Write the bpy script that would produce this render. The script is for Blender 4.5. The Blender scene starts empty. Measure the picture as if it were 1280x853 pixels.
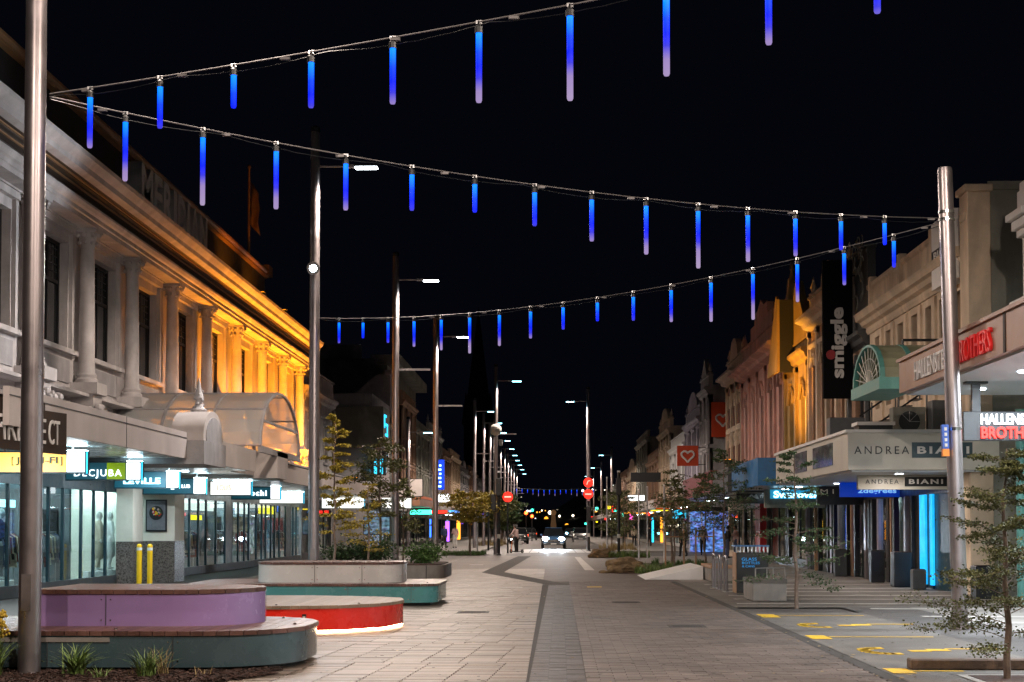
import bpy, bmesh, math, random
from mathutils import Vector, Matrix
from math import pi, sin, cos, radians as R
S = bpy.context.scene
C = S.collection
# ---------------------------------------------------------------- camera, world, exposure
cam = bpy.data.cameras.new('camera'); camo = bpy.data.objects.new('camera', cam); C.objects.link(camo)
camo.location = (0, 0, 1.6)
camo.rotation_euler = (R(92.0), 0, math.atan(50/1900))
cam.sensor_width = 36; cam.lens = 53.44; cam.shift_y = 0.131
cam.clip_start = 0.1; cam.clip_end = 4000
S.camera = camo
W = bpy.data.worlds.new('World'); S.world = W; W.use_nodes = True
W.node_tree.nodes['Background'].inputs[0].default_value = (0.42, 0.5, 1.0, 1)
W.node_tree.nodes['Background'].inputs[1].default_value = 0.0026
S.view_settings.view_transform = 'Standard'; S.view_settings.look = 'None'
S.view_settings.exposure = 0.2; S.view_settings.gamma = 1
S.cycles.use_denoising = True
S.cycles.max_bounces = 6; S.cycles.diffuse_bounces = 3; S.cycles.glossy_bounces = 3
S.cycles.transparent_max_bounces = 12; S.cycles.transmission_bounces = 4
S.cycles.sample_clamp_indirect = 4.0; S.cycles.sample_clamp_direct = 0
S.cycles.caustics_reflective = False; S.cycles.caustics_refractive = False
S.cycles.use_light_tree = True
LAMPW = 2350          # watts of one street lamp head
# ---------------------------------------------------------------- helpers
rnd = random.Random(7)
ORG = {}
def org(o):
    v = Vector((0, 0, 0))
    while o is not None:
        v = v + o.location; o = o.parent
    return v
def tag(o, label=None, cat=None, group=None, kind=None):
    if label: o['label'] = label
    if cat: o['category'] = cat
    if group: o['group'] = group
    if kind: o['kind'] = kind
    return o
def thing(name, label, cat, loc=(0, 0, 0), group=None, rz=0):
    o = bpy.data.objects.new(name, None); C.objects.link(o); o.empty_display_size = .2
    o.location = loc; o.rotation_euler = (0, 0, rz)
    return tag(o, label, cat, group)
def copytree(o, parent=None):
    c = o.copy(); C.objects.link(c)
    if parent is not None: c.parent = parent
    for ch in o.children: copytree(ch, c)
    return c
class MB:
    def __init__(s): s.v = []; s.f = []; s.m = []; s.mi = 0
    def add(s, vs, fs):
        n = len(s.v); s.v += [tuple(v) for v in vs]
        s.f += [tuple(i + n for i in f) for f in fs]; s.m += [s.mi] * len(fs); return s
    def box(s, x0, x1, y0, y1, z0, z1):
        if x0 > x1: x0, x1 = x1, x0
        if y0 > y1: y0, y1 = y1, y0
        return s.add([(x0,y0,z0),(x1,y0,z0),(x1,y1,z0),(x0,y1,z0),(x0,y0,z1),(x1,y0,z1),(x1,y1,z1),(x0,y1,z1)],
                     [(0,3,2,1),(4,5,6,7),(0,1,5,4),(1,2,6,5),(2,3,7,6),(3,0,4,7)])
    def cyl(s, p0, p1, r0, r1=None, n=12, cap=True):
        if r1 is None: r1 = r0
        p0 = Vector(p0); p1 = Vector(p1); d = (p1 - p0)
        if d.length < 1e-6: return s
        d.normalize(); a = d.orthogonal().normalized(); b = d.cross(a)
        vs = []
        for p, r in ((p0, r0), (p1, r1)):
            for i in range(n):
                t = 2*pi*i/n; vs.append(p + (a*cos(t) + b*sin(t))*r)
        fs = [(i, (i+1) % n, n+(i+1) % n, n+i) for i in range(n)]
        if cap: fs += [tuple(range(n-1, -1, -1)), tuple(range(n, 2*n))]
        return s.add(vs, fs)
    def lathe(s, c, prof, n=16):   # prof [(r,z)]
        vs = []; c = Vector(c)
        for r, z in prof:
            for i in range(n): vs.append((c.x + r*cos(2*pi*i/n), c.y + r*sin(2*pi*i/n), c.z + z))
        fs = []
        for k in range(len(prof)-1):
            for i in range(n): fs.append((k*n+i, k*n+(i+1) % n, (k+1)*n+(i+1) % n, (k+1)*n+i))
        fs += [tuple(range(n-1, -1, -1)), tuple(range((len(prof)-1)*n, len(prof)*n))]
        return s.add(vs, fs)
    def ball(s, c, r, nu=10, nv=7, sc=(1, 1, 1)):
        vs = [(c[0], c[1], c[2]-r*sc[2])]
        for j in range(1, nv):
            t = pi*j/nv
            for i in range(nu):
                vs.append((c[0]+r*sc[0]*sin(t)*cos(2*pi*i/nu), c[1]+r*sc[1]*sin(t)*sin(2*pi*i/nu), c[2]-r*sc[2]*cos(t)))
        vs.append((c[0], c[1], c[2]+r*sc[2])); L = len(vs)-1; fs = []
        for i in range(nu):
            fs.append((0, 1+(i+1) % nu, 1+i)); fs.append((L, L-nu+i, L-nu+(i+1) % nu))
        for j in range(nv-2):
            for i in range(nu):
                a = 1+j*nu
                fs.append((a+i, a+(i+1) % nu, a+nu+(i+1) % nu, a+nu+i))
        return s.add(vs, fs)
    def prism(s, pts, axis, a, b):   # polygon pts (2D) extruded along axis from a to b
        n = len(pts)
        def P(p, t):
            return (t, p[0], p[1]) if axis == 'x' else (p[0], t, p[1]) if axis == 'y' else (p[0], p[1], t)
        vs = [P(p, a) for p in pts] + [P(p, b) for p in pts]
        return s.add(vs, [tuple(range(n-1, -1, -1)), tuple(range(n, 2*n))] + [(i, (i+1) % n, n+(i+1) % n, n+i) for i in range(n)])
    def path(s, pts, r, n=8):
        for a, b in zip(pts[:-1], pts[1:]): s.cyl(a, b, r, r, n)
        return s
    def build(s, name, mat, parent=None, smooth=False, bevel=0, kind=None, local=False):
        me = bpy.data.meshes.new(name)
        o_ = org(parent) if (parent is not None and not local) else Vector((0, 0, 0))
        me.from_pydata([(v[0]-o_.x, v[1]-o_.y, v[2]-o_.z) for v in s.v], [], s.f)
        mats = mat if isinstance(mat, (list, tuple)) else [mat]
        for m in mats: me.materials.append(m)
        if len(mats) > 1: me.polygons.foreach_set('material_index', s.m)
        bm = bmesh.new(); bm.from_mesh(me); bmesh.ops.recalc_face_normals(bm, faces=bm.faces)
        if bevel: bmesh.ops.bevel(bm, geom=[e for e in bm.edges], offset=bevel, segments=1, affect='EDGES', clamp_overlap=True)
        bm.to_mesh(me); bm.free()
        if smooth:
            me.polygons.foreach_set('use_smooth', [True]*len(me.polygons))
            try: me.set_sharp_from_angle(angle=R(40))
            except Exception: pass
        me.update()
        o = bpy.data.objects.new(name, me); C.objects.link(o); o.parent = parent
        if kind: o['kind'] = kind
        return o
def raw(name, v, f, mat, parent=None, kind=None, smooth=False):   # foliage etc: no normal fixing
    m = MB(); me = bpy.data.meshes.new(name); o_ = org(parent) if parent is not None else Vector((0, 0, 0))
    me.from_pydata([(a[0]-o_.x, a[1]-o_.y, a[2]-o_.z) for a in v], [], f)
    for mm in (mat if isinstance(mat, (list, tuple)) else [mat]): me.materials.append(mm)
    if smooth: me.polygons.foreach_set('use_smooth', [True]*len(me.polygons))
    o = bpy.data.objects.new(name, me); C.objects.link(o); o.parent = parent
    if kind: o['kind'] = kind
    return o
_tc = {}
def text(s, mat, parent, loc, w, h, facing='cam', ext=.012, name='lettering', spacing=1.0, bold=0.0, up=False):
    """letters centred at loc, w wide and h high, facing the camera (-Y), '+x' or '-x'"""
    cu = bpy.data.curves.new('t', 'FONT'); cu.body = s; cu.align_x = 'CENTER'; cu.align_y = 'CENTER'
    cu.extrude = .02; cu.space_character = spacing; cu.offset = bold; cu.resolution_u = 3
    to = bpy.data.objects.new('t', cu); C.objects.link(to)
    dg = bpy.context.evaluated_depsgraph_get(); dg.update()
    me = bpy.data.meshes.new_from_object(to.evaluated_get(dg)); bpy.data.objects.remove(to); bpy.data.curves.remove(cu)
    xs = [v.co.x for v in me.vertices]; ys = [v.co.y for v in me.vertices]
    cx, cy = (min(xs)+max(xs))/2, (min(ys)+max(ys))/2; sx = w/(max(xs)-min(xs)); sy = h/(max(ys)-min(ys))
    o_ = org(parent); L = Vector(loc) - o_
    for v in me.vertices:
        x, y, z = (v.co.x-cx)*sx, (v.co.y-cy)*sy, v.co.z/.02*ext
        if up: x, y = -y, x
        if facing == 'cam': p = (x, -z, y)
        elif facing == '+x': p = (z, x, y)
        else: p = (-z, -x, y)
        v.co = Vector(p) + L
    me.materials.clear(); me.materials.append(mat)
    me.name = name
    o = bpy.data.objects.new(name, me); C.objects.link(o); o.parent = parent
    return o
# ---------------------------------------------------------------- materials
def newmat(name):
    m = bpy.data.materials.new(name); m.use_nodes = True
    return m, m.node_tree, m.node_tree.nodes['Principled BSDF']
def pm(name, col, rough=.6, metal=0, var=.18, scale=3.0, bump=.15, bscale=40, spec=.5, island=0, stain=0, coat=0):
    m, nt, b = newmat(name); N = nt.nodes; Lk = nt.links
    tc = N.new('ShaderNodeTexCoord')
    n1 = N.new('ShaderNodeTexNoise'); n1.inputs['Scale'].default_value = scale; n1.inputs['Detail'].default_value = 8; n1.inputs['Roughness'].default_value = .65
    Lk.new(tc.outputs['Object'], n1.inputs['Vector'])
    mr = N.new('ShaderNodeMapRange'); mr.inputs[1].default_value = .3; mr.inputs[2].default_value = .7
    mr.inputs[3].default_value = 1-var; mr.inputs[4].default_value = 1+var; Lk.new(n1.outputs[0], mr.inputs[0])
    fac = mr.outputs[0]
    if island:
        g = N.new('ShaderNodeNewGeometry'); oi = N.new('ShaderNodeObjectInfo')
        ad = N.new('ShaderNodeMath'); ad.operation = 'ADD'; Lk.new(g.outputs['Random Per Island'], ad.inputs[0]); Lk.new(oi.outputs['Random'], ad.inputs[1])
        fr = N.new('ShaderNodeMath'); fr.operation = 'FRACT'; Lk.new(ad.outputs[0], fr.inputs[0])
        m2 = N.new('ShaderNodeMapRange'); m2.inputs[3].default_value = 1-island; m2.inputs[4].default_value = 1+island; Lk.new(fr.outputs[0], m2.inputs[0])
        mu = N.new('ShaderNodeMath'); mu.operation = 'MULTIPLY'; Lk.new(fac, mu.inputs[0]); Lk.new(m2.outputs[0], mu.inputs[1]); fac = mu.outputs[0]
    if stain:
        n3 = N.new('ShaderNodeTexNoise'); n3.inputs['Scale'].default_value = .7; n3.inputs['Detail'].default_value = 5; n3.inputs['Distortion'].default_value = 1.2
        mp = N.new('ShaderNodeMapping'); mp.inputs['Scale'].default_value = (1, 1, .35); Lk.new(tc.outputs['Object'], mp.inputs[0]); Lk.new(mp.outputs[0], n3.inputs['Vector'])
        m3 = N.new('ShaderNodeMapRange'); m3.inputs[1].default_value = .42; m3.inputs[2].default_value = .62; m3.inputs[3].default_value = 1-stain; m3.inputs[4].default_value = 1; Lk.new(n3.outputs[0], m3.inputs[0])
        mu = N.new('ShaderNodeMath'); mu.operation = 'MULTIPLY'; Lk.new(fac, mu.inputs[0]); Lk.new(m3.outputs[0], mu.inputs[1]); fac = mu.outputs[0]
    vm = N.new('ShaderNodeVectorMath'); vm.operation = 'SCALE'; vm.inputs[0].default_value = col[:3]; Lk.new(fac, vm.inputs['Scale'])
    Lk.new(vm.outputs[0], b.inputs['Base Color'])
    b.inputs['Metallic'].default_value = metal; b.inputs['Specular IOR Level'].default_value = spec
    b.inputs['Coat Weight'].default_value = coat; b.inputs['Coat Roughness'].default_value = .15
    rr = N.new('ShaderNodeMapRange'); rr.inputs[1].default_value = .3; rr.inputs[2].default_value = .7
    rr.inputs[3].default_value = max(0.02, rough-.1); rr.inputs[4].default_value = min(1, rough+.1); Lk.new(n1.outputs[0], rr.inputs[0]); Lk.new(rr.outputs[0], b.inputs['Roughness'])
    if bump:
        n2 = N.new('ShaderNodeTexNoise'); n2.inputs['Scale'].default_value = bscale; n2.inputs['Detail'].default_value = 4; Lk.new(tc.outputs['Object'], n2.inputs['Vector'])
        bp = N.new('ShaderNodeBump'); bp.inputs['Strength'].default_value = bump; bp.inputs['Distance'].default_value = .02
        Lk.new(n2.outputs[0], bp.inputs['Height']); Lk.new(bp.outputs[0], b.inputs['Normal'])
    return m
def em(name, col, st, var=0, scale=3):
    m, nt, b = newmat(name)
    b.inputs['Base Color'].default_value = (*[min(.8, c) for c in col], 1); b.inputs['Roughness'].default_value = .5
    b.inputs['Emission Color'].default_value = (*col, 1); b.inputs['Emission Strength'].default_value = st
    if var:
        N = nt.nodes; tc = N.new('ShaderNodeTexCoord'); n = N.new('ShaderNodeTexNoise'); n.inputs['Scale'].default_value = scale; n.inputs['Detail'].default_value = 3
        nt.links.new(tc.outputs['Object'], n.inputs['Vector']); mr = N.new('ShaderNodeMapRange'); mr.inputs[1].default_value = .35; mr.inputs[2].default_value = .65
        mr.inputs[3].default_value = st*(1-var); mr.inputs[4].default_value = st*(1+var); nt.links.new(n.outputs[0], mr.inputs[0]); nt.links.new(mr.outputs[0], b.inputs['Emission Strength'])
    return m
def glassmat(name, tint=(.8, .9, .9), rough=.02, opac=.08):
    m = bpy.data.materials.new(name); m.use_nodes = True; nt = m.node_tree; N = nt.nodes; N.clear()
    o = N.new('ShaderNodeOutputMaterial'); t = N.new('ShaderNodeBsdfTransparent'); t.inputs[0].default_value = (*tint, 1)
    g = N.new('ShaderNodeBsdfGlossy'); g.inputs['Roughness'].default_value = rough; fr = N.new('ShaderNodeFresnel'); fr.inputs[0].default_value = 1.5
    ad = N.new('ShaderNodeMath'); ad.operation = 'ADD'; ad.inputs[1].default_value = opac; ad.use_clamp = True; nt.links.new(fr.outputs[0], ad.inputs[0])
    ge = N.new('ShaderNodeNewGeometry'); iv = N.new('ShaderNodeMath'); iv.operation = 'SUBTRACT'; iv.inputs[0].default_value = 1; nt.links.new(ge.outputs['Backfacing'], iv.inputs[1])
    mu = N.new('ShaderNodeMath'); mu.operation = 'MULTIPLY'; nt.links.new(ad.outputs[0], mu.inputs[0]); nt.links.new(iv.outputs[0], mu.inputs[1]); ad = mu
    mx = N.new('ShaderNodeMixShader'); nt.links.new(ad.outputs[0], mx.inputs[0]); nt.links.new(t.outputs[0], mx.inputs[1]); nt.links.new(g.outputs[0], mx.inputs[2])
    nt.links.new(mx.outputs[0], o.inputs[0]); return m
def display(name, base, st=.5, sc=(1.2, 1.2, 2.2), dark=.35):
    """a lit shop interior seen through far glass: patches of goods that glow at different levels"""
    m, nt, b = newmat(name); N = nt.nodes; Lk = nt.links
    tc = N.new('ShaderNodeTexCoord'); mp = N.new('ShaderNodeMapping'); mp.inputs['Scale'].default_value = sc; Lk.new(tc.outputs['Object'], mp.inputs[0])
    v = N.new('ShaderNodeTexVoronoi'); v.distance = 'CHEBYCHEV'; v.inputs['Scale'].default_value = 2.6; Lk.new(mp.outputs[0], v.inputs['Vector'])
    hs = N.new('ShaderNodeMix'); hs.data_type = 'RGBA'; hs.blend_type = 'MIX'; hs.inputs[0].default_value = .16
    hs.inputs[6].default_value = (*base, 1); Lk.new(v.outputs['Color'], hs.inputs[7])
    n = N.new('ShaderNodeTexNoise'); n.inputs['Scale'].default_value = 2.6; n.inputs['Detail'].default_value = 6; Lk.new(mp.outputs[0], n.inputs['Vector'])
    mr = N.new('ShaderNodeMapRange'); mr.inputs[1].default_value = .4; mr.inputs[2].default_value = .68; mr.inputs[3].default_value = st*(1-dark)*.25; mr.inputs[4].default_value = st; Lk.new(n.outputs[0], mr.inputs[0])
    Lk.new(hs.outputs[2], b.inputs['Emission Color']); Lk.new(mr.outputs[0], b.inputs['Emission Strength']); b.inputs['Base Color'].default_value = (.02, .02, .02, 1); b.inputs['Roughness'].default_value = .08
    return m
M = {}
M['steel'] = pm('brushed_steel', (.33, .295, .30), .36, .85, .12, 2, .04, 90)
M['steel_d'] = pm('weathered_steel', (.30, .27, .27), .42, .8, .2, 2, .05, 60)
M['cable'] = pm('cable_wire', (.16, .15, .15), .6, .4, .2, 8, 0)
M['matte_black'] = pm('matte_black_panel', (.006, .006, .007), .85, 0, .2, 4, .03, spec=.1)
M['galv'] = pm('galvanised', (.45, .45, .46), .35, .9, .15, 8, .05)
M['black'] = pm('black_paint', (.008, .009, .011), .4, 0, .25, 6, .05)
M['dgrey'] = pm('dark_grey_paint', (.045, .05, .055), .45, 0, .25, 5, .08)
M['teal_frame'] = pm('dark_teal_frame', (.014, .045, .062), .35, 0, .2, 5, .04)
M['stone'] = pm('painted_stone', (.56, .53, .53), .62, 0, .16, 2.2, .18, 35, stain=.28)
M['stone2'] = pm('pale_grey_render', (.36, .35, .36), .7, 0, .2, 2, .2, 30, stain=.3)
M['frieze'] = pm('dark_brown_and_shade', (.035, .022, .016), .7, 0, .3, 3, .2)  # dark brown, with the cornice's shadow put into the frieze tone
M['attic'] = pm('dark_attic', (.016, .015, .017), .8, 0, .3, 2, .2)
M['letter_grey'] = pm('grey_letter', (.30, .29, .30), .5, 0, .2, 4, .05, stain=.25)
M['goldtrim'] = pm('bronze_and_lit_trim', (.30, .17, .08), .45, 0, .2, 5, .1)  # bronze tone; on fillets and attic rail it stands in for orange light
M['fascia'] = pm('painted_fascia', (.52, .47, .45), .45, 0, .08, 1.5, .03, 20, stain=.12)
M['soffit'] = pm('soffit_boards', (.68, .72, .74), .28, 0, .08, 2, .05, 12)
M['granite'] = pm('speckled_granite', (.12, .10, .09), .3, 0, .75, 26, .1, 120)
M['cream'] = pm('cream_render', (.76, .70, .60), .6, 0, .08, 3, .1)
M['cream2'] = pm('cream_facade', (.66, .52, .38), .7, 0, .14, 2, .2, 30, stain=.3)
M['cream3'] = pm('pale_sign_panel', (.56, .54, .48), .4, 0, .06, 3, .03, stain=.1)
M['greywall'] = pm('grey_green_render', (.27, .27, .23), .8, 0, .2, 1.5, .25, 20, stain=.35)
M['pink'] = pm('pink_render', (.60, .35, .30), .75, 0, .15, 2, .2, 30, stain=.3)
M['brickred'] = pm('red_brick_far', (.14, .05, .032), .8, 0, .35, 8, .25, 30)
M['brown'] = pm('brown_render', (.32, .19, .12), .75, 0, .2, 3, .2, stain=.3)
M['gold'] = pm('orange_lit_render', (.42, .27, .09), .7, 0, .15, 3, .2, stain=.25)  # the floodlight's yellow is put into this wall colour
M['lilac'] = pm('lilac_render', (.38, .35, .42), .7, 0, .15, 2, .2, stain=.3)
M['white'] = pm('white_paint', (.68, .67, .66), .5, 0, .06, 3, .05)
M['roofdark'] = pm('dark_roof', (.03, .03, .032), .7, 0, .3, 4, .3, 12)
M['asphalt'] = pm('asphalt', (.075, .068, .064), .62, 0, .25, 3, .35, 120, stain=.2)
M['concrete'] = pm('concrete', (.27, .25, .23), .75, 0, .15, 4, .2, 80, stain=.2)
M['concrete_g'] = pm('washed_concrete', (.145, .13, .115), .7, 0, .2, 5, .35, 150, stain=.25)
M['paver'] = pm('light_paver', (.175, .132, .102), .5, 0, .14, 5, .2, 90, island=.34, stain=.16)
M['paver_d'] = pm('dark_paver', (.068, .056, .049), .55, 0, .2, 6, .3, 90, island=.16, stain=.2)
M['sett'] = pm('brown_sett', (.145, .116, .10), .62, 0, .2, 4, .3, 90, island=.2, stain=.25)
M['joint'] = pm('joint_sand', (.085, .072, .065), .9, 0, .3, 10, .3)
M['gutter'] = pm('dark_gutter', (.04, .034, .03), .85, 0, .3, 6, .2)
M['yellowline'] = pm('yellow_road_paint', (.78, .48, .02), .6, 0, .25, 14, .1, stain=.2)
M['whiteline'] = pm('white_road_paint', (.46, .43, .40), .6, 0, .2, 10, .1, stain=.2)
M['wood'] = pm('dark_hardwood', (.115, .055, .042), .42, 0, .35, 7, .2, 50, island=.3)
M['wood_l'] = pm('pale_timber', (.22, .145, .092), .55, 0, .2, 7, .15, 50, island=.2)
M['wood_b'] = pm('weathered_beam', (.12, .075, .05), .7, 0, .35, 9, .3)
M['stake'] = pm('wooden_stake', (.34, .20, .11), .7, 0, .2, 9, .2)
M['purple'] = pm('purple_metal', (.34, .22, .47), .22, 0, .05, 2, .02, 8, coat=.5, stain=.05)
M['teal_dark'] = pm('slate_teal_metal', (.055, .095, .11), .25, 0, .08, 2, .02, 8, coat=.5, stain=.05)
M['teal'] = pm('teal_metal', (.07, .25, .25), .25, 0, .06, 2, .02, 8, coat=.5, stain=.05)
M['red'] = pm('red_metal', (.72, .018, .006), .26, 0, .05, 2, .02, 8, coat=.5, stain=.05)
M['offwhite'] = pm('off_white_metal', (.60, .56, .52), .25, 0, .04, 2, .02, 8, coat=.4)
M['yellow'] = pm('yellow_bollard_paint', (.85, .50, .01), .4, 0, .08, 5, .03)
M['mulch'] = pm('bark_mulch', (.045, .022, .016), .9, 0, .5, 14, .8, 30, island=.5)
M['rock'] = pm('mossy_rock', (.15, .10, .05), .85, 0, .5, 4, .8, 9)
M['bark'] = pm('bark', (.15, .11, .085), .85, 0, .3, 12, .4, 40)
M['bark_p'] = pm('pale_bark', (.26, .19, .15), .85, 0, .3, 12, .4, 40)
def leafmat(name, c, var=.45):
    return pm(name, c, .6, 0, .25, 3, 0, island=var)
M['leaf'] = leafmat('olive_leaves', (.085, .095, .028))
M['leaf_d'] = leafmat('dark_green_leaves', (.045, .085, .03))
M['leaf_y'] = leafmat('lit_yellow_green_leaves', (.34, .27, .035))  # yellow green, raised to carry the orange light falling on these trees
M['leaf_g'] = leafmat('shrub_leaves', (.06, .13, .025))
M['grass'] = leafmat('grass_blades', (.13, .20, .05))
M['grass_t'] = leafmat('straw_blades', (.26, .19, .08))
M['flower'] = leafmat('yellow_flowers', (.55, .38, .04), .3)
M['glass'] = glassmat('shop_glass', opac=.02)
M['glass_d'] = pm('dark_window_glass', (.012, .013, .015), .06, 0, .2, 1.2, 0, spec=.8)
def frost(name, col, fac):
    m = bpy.data.materials.new(name); m.use_nodes = True; nt = m.node_tree; N = nt.nodes; b = N['Principled BSDF']; o = N['Material Output']
    b.inputs['Base Color'].default_value = (*col, 1); b.inputs['Roughness'].default_value = .3
    t = N.new('ShaderNodeBsdfTransparent'); tl = N.new('ShaderNodeBsdfTranslucent'); tl.inputs[0].default_value = (*col, 1)
    m1 = N.new('ShaderNodeMixShader'); m1.inputs[0].default_value = .35; nt.links.new(b.outputs[0], m1.inputs[1]); nt.links.new(tl.outputs[0], m1.inputs[2])
    mx = N.new('ShaderNodeMixShader'); mx.inputs[0].default_value = fac; nt.links.new(t.outputs[0], mx.inputs[1]); nt.links.new(m1.outputs[0], mx.inputs[2]); nt.links.new(mx.outputs[0], o.inputs[0]); return m
M['glass_v'] = frost('frosted_canopy_glass', (.50, .52, .52), .8)
M['teal_trim'] = pm('teal_trim', (.09, .27, .24), .5, 0, .15, 4, .08)
M['brown_fascia'] = pm('copper_brown_fascia', (.30, .155, .095), .4, 0, .12, 2, .04, stain=.15)
M['canopy_white'] = pm('white_canopy_soffit', (.66, .70, .74), .4, 0, .04, 2, .02)
M['skin'] = pm('skin', (.45, .28, .2), .6, 0, .05, 5, 0)
M['hair'] = pm('dark_hair', (.02, .015, .012), .6, 0, .3, 20, .2)
M['denim'] = pm('blue_denim', (.04, .06, .12), .8, 0, .2, 20, .1)
M['cloth_k'] = pm('black_cloth', (.015, .015, .018), .85, 0, .3, 10, .1)
M['cloth_g'] = pm('grey_cloth', (.16, .16, .18), .85, 0, .2, 10, .1)
M['cloth_p'] = pm('pale_pink_cloth', (.55, .38, .36), .85, 0, .1, 10, .1)
M['cloth_o'] = pm('olive_cloth', (.12, .11, .07), .85, 0, .2, 10, .1)
M['cloth_b'] = pm('beige_cloth', (.52, .42, .31), .85, 0, .12, 8, .2)
M['cloth_w'] = pm('white_cloth', (.65, .64, .62), .85, 0, .08, 8, .2)
M['cloth_r'] = pm('maroon_cloth', (.2, .03, .03), .85, 0, .2, 8, .2)
M['cloth_u'] = pm('navy_cloth', (.03, .05, .12), .85, 0, .2, 8, .2)
M['rubber'] = pm('rubber', (.015, .015, .015), .8, 0, .2, 10, .1)
M['carblue'] = pm('dark_blue_car_paint', (.05, .11, .2), .22, .2, .05, 2, 0, coat=.8)
M['chrome'] = pm('chrome', (.6, .6, .6), .15, 1, .05, 2, 0)
M['e_lamp'] = em('lamp_lens_glow', (.86, .95, 1.0), 26)
M['e_lamp2'] = em('cool_lamp_lens_glow', (.30, .82, 1.0), 14)
M['e_white'] = em('lit_white_acrylic', (.93, .97, 1.0), 2.6)
M['e_cyan'] = em('cyan_edge_light', (.03, .55, .85), 1.8)
M['e_cyan2'] = em('cyan_panel_light', (.01, .42, .95), .95, .35, 1.5)
M['e_jb'] = em('lit_yellow_orange_acrylic', (1.0, .52, .10), 1.15, .2, 1.2)
M['e_blue'] = em('blue_sign_light', (.0, .06, .9), .55)
M['e_blue3'] = em('deep_blue_panel', (.0, .05, .55), .32)
M['e_red'] = em('red_light', (1.0, .02, .01), 2.6)
M['e_red2'] = em('red_letter_light', (1.0, .03, .02), 1.5)
M['e_tail'] = em('tail_light', (1.0, .06, .01), 12)
M['e_head'] = em('headlight_glow', (.75, .9, 1.0), 60)
M['e_letter'] = em('white_letter_light', (.85, .95, 1.0), 2.0)
M['e_lettercy'] = em('pale_cyan_letter_light', (.45, .85, 1.0), 2.6)
M['e_green'] = em('green_light', (.05, .9, .6), 4)
M['e_yellow'] = em('yellow_sign_light', (1.0, .75, .02), 2.2)
M['e_orange'] = em('orange_light', (1.0, .38, .03), 2.0)
M['e_warm'] = em('warm_led_strip', (1.0, .74, .42), 42)
M['e_down'] = em('downlight_glow', (.8, .92, 1.0), 14)
M['e_ceil'] = em('shop_ceiling_light', (.72, .94, 1.0), 32)
M['e_top'] = em('sign_top_light', (.6, .92, 1.0), 30)
M['e_dot'] = em('distant_house_light', (1.0, .85, .6), 6)
M['e_purple'] = em('purple_backlit_sign', (.10, .06, .6), .9)
M['sh_cool'] = display('cool_lit_shop', (.35, .6, .85), .55)
M['sh_warm'] = display('warm_lit_shop', (.95, .7, .45), .42)
M['sh_dim'] = display('dim_lit_shop', (.5, .42, .4), .14)
M['sh_blue'] = display('blue_lit_shop', (.12, .3, 1.0), 1.1)
M['sh_pale'] = display('bright_pale_shop', (.8, .88, .9), .9)
# falling-snow tube: bright azure at the top fading through blue to a frosted foot given a lavender glow
def tubemat():
    m, nt, b = newmat('snowfall_tube'); N = nt.nodes; Lk = nt.links
    tc = N.new('ShaderNodeTexCoord'); sp = N.new('ShaderNodeSeparateXYZ'); Lk.new(tc.outputs['Object'], sp.inputs[0])
    mr = N.new('ShaderNodeMapRange'); mr.inputs[1].default_value = -.86; mr.inputs[2].default_value = -.02; Lk.new(sp.outputs[2], mr.inputs[0])
    cr = N.new('ShaderNodeValToRGB'); e = cr.color_ramp.elements
    e[0].position = 0; e[0].color = (.30, .23, .36, 1); e[1].position = 1; e[1].color = (.0, .30, 1.9, 1)
    for p, c in ((.3, (.24, .17, .38, 1)), (.45, (.03, .03, .55, 1)), (.58, (.0, .012, .95, 1)), (.75, (.0, .05, 1.4, 1)), (.9, (.0, .2, 1.8, 1))):
        x = e.new(p); x.color = c
    Lk.new(mr.outputs[0], cr.inputs[0]); Lk.new(cr.outputs[0], b.inputs['Emission Color']); b.inputs['Emission Strength'].default_value = 1.25
    b.inputs['Base Color'].default_value = (.008, .008, .02, 1); b.inputs['Roughness'].default_value = .6; b.inputs['Specular IOR Level'].default_value = .1
    return m
M['tube'] = tubemat()
M['bluepaint'] = pm('blue_sign_paint', (.02, .10, .5), .4)
M['neon_p'] = em('purple_neon', (.35, .1, 1.0), 2.2)
M['neon_b'] = em('blue_neon_tube', (.03, .15, 1.0), 3)
M['neon_m'] = em('magenta_neon', (1.0, .1, .5), 1.6)
# ================================================================ GROUND
def sheet(name, x0, x1, y0, y1, z, mat, kind='structure'):
    m = MB(); m.add([(x0,y0,z),(x1,y0,z),(x1,y1,z),(x0,y1,z)], [(0,1,2,3)]); return m.build(name, mat, None, kind=kind)
def poly(name, pts, z, mat, kind='structure', parent=None):
    m = MB(); m.add([(p[0], p[1], z) for p in pts], [tuple(range(len(pts)))]); return m.build(name, mat, parent, kind=kind)
# one ground sheet with a dip-free grid out to the horizon
gm = MB(); gm.add([(-700,-60,-.03),(700,-60,-.03),(700,1500,-.03),(-700,1500,-.03)], [(0,1,2,3)])
gm.build('ground', M['asphalt'], kind='structure')
sheet('road', -4.6, 4.2, 60, 900, -.012, M['asphalt'])
sheet('cross_road', -120, 120, 88, 100, -.008, M['asphalt'])
base = sheet('pavement', -12.9, -.3, 4, 62, -.012, M['joint'])
sheet('footpath_left', -12.9, -4.75, 62.05, 87.8, -.004, M['concrete'])
kf = MB(); kf.box(-12.9, -4.75, 100.5, 420, -.02, .10); kf.build('footpath_left_beyond', M['concrete'], kind='structure')
kf = MB(); kf.box(4.35, 10.6, 100.5, 420, -.02, .10); kf.build('footpath_right_beyond', M['concrete'], kind='structure')
sheet('footpath_right', 3.9, 10.6, 45.6, 87.8, -.004, M['concrete'])
base2 = sheet('shared_street', -.2, 3.55, 4, 60, -.012, M['joint'])
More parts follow.
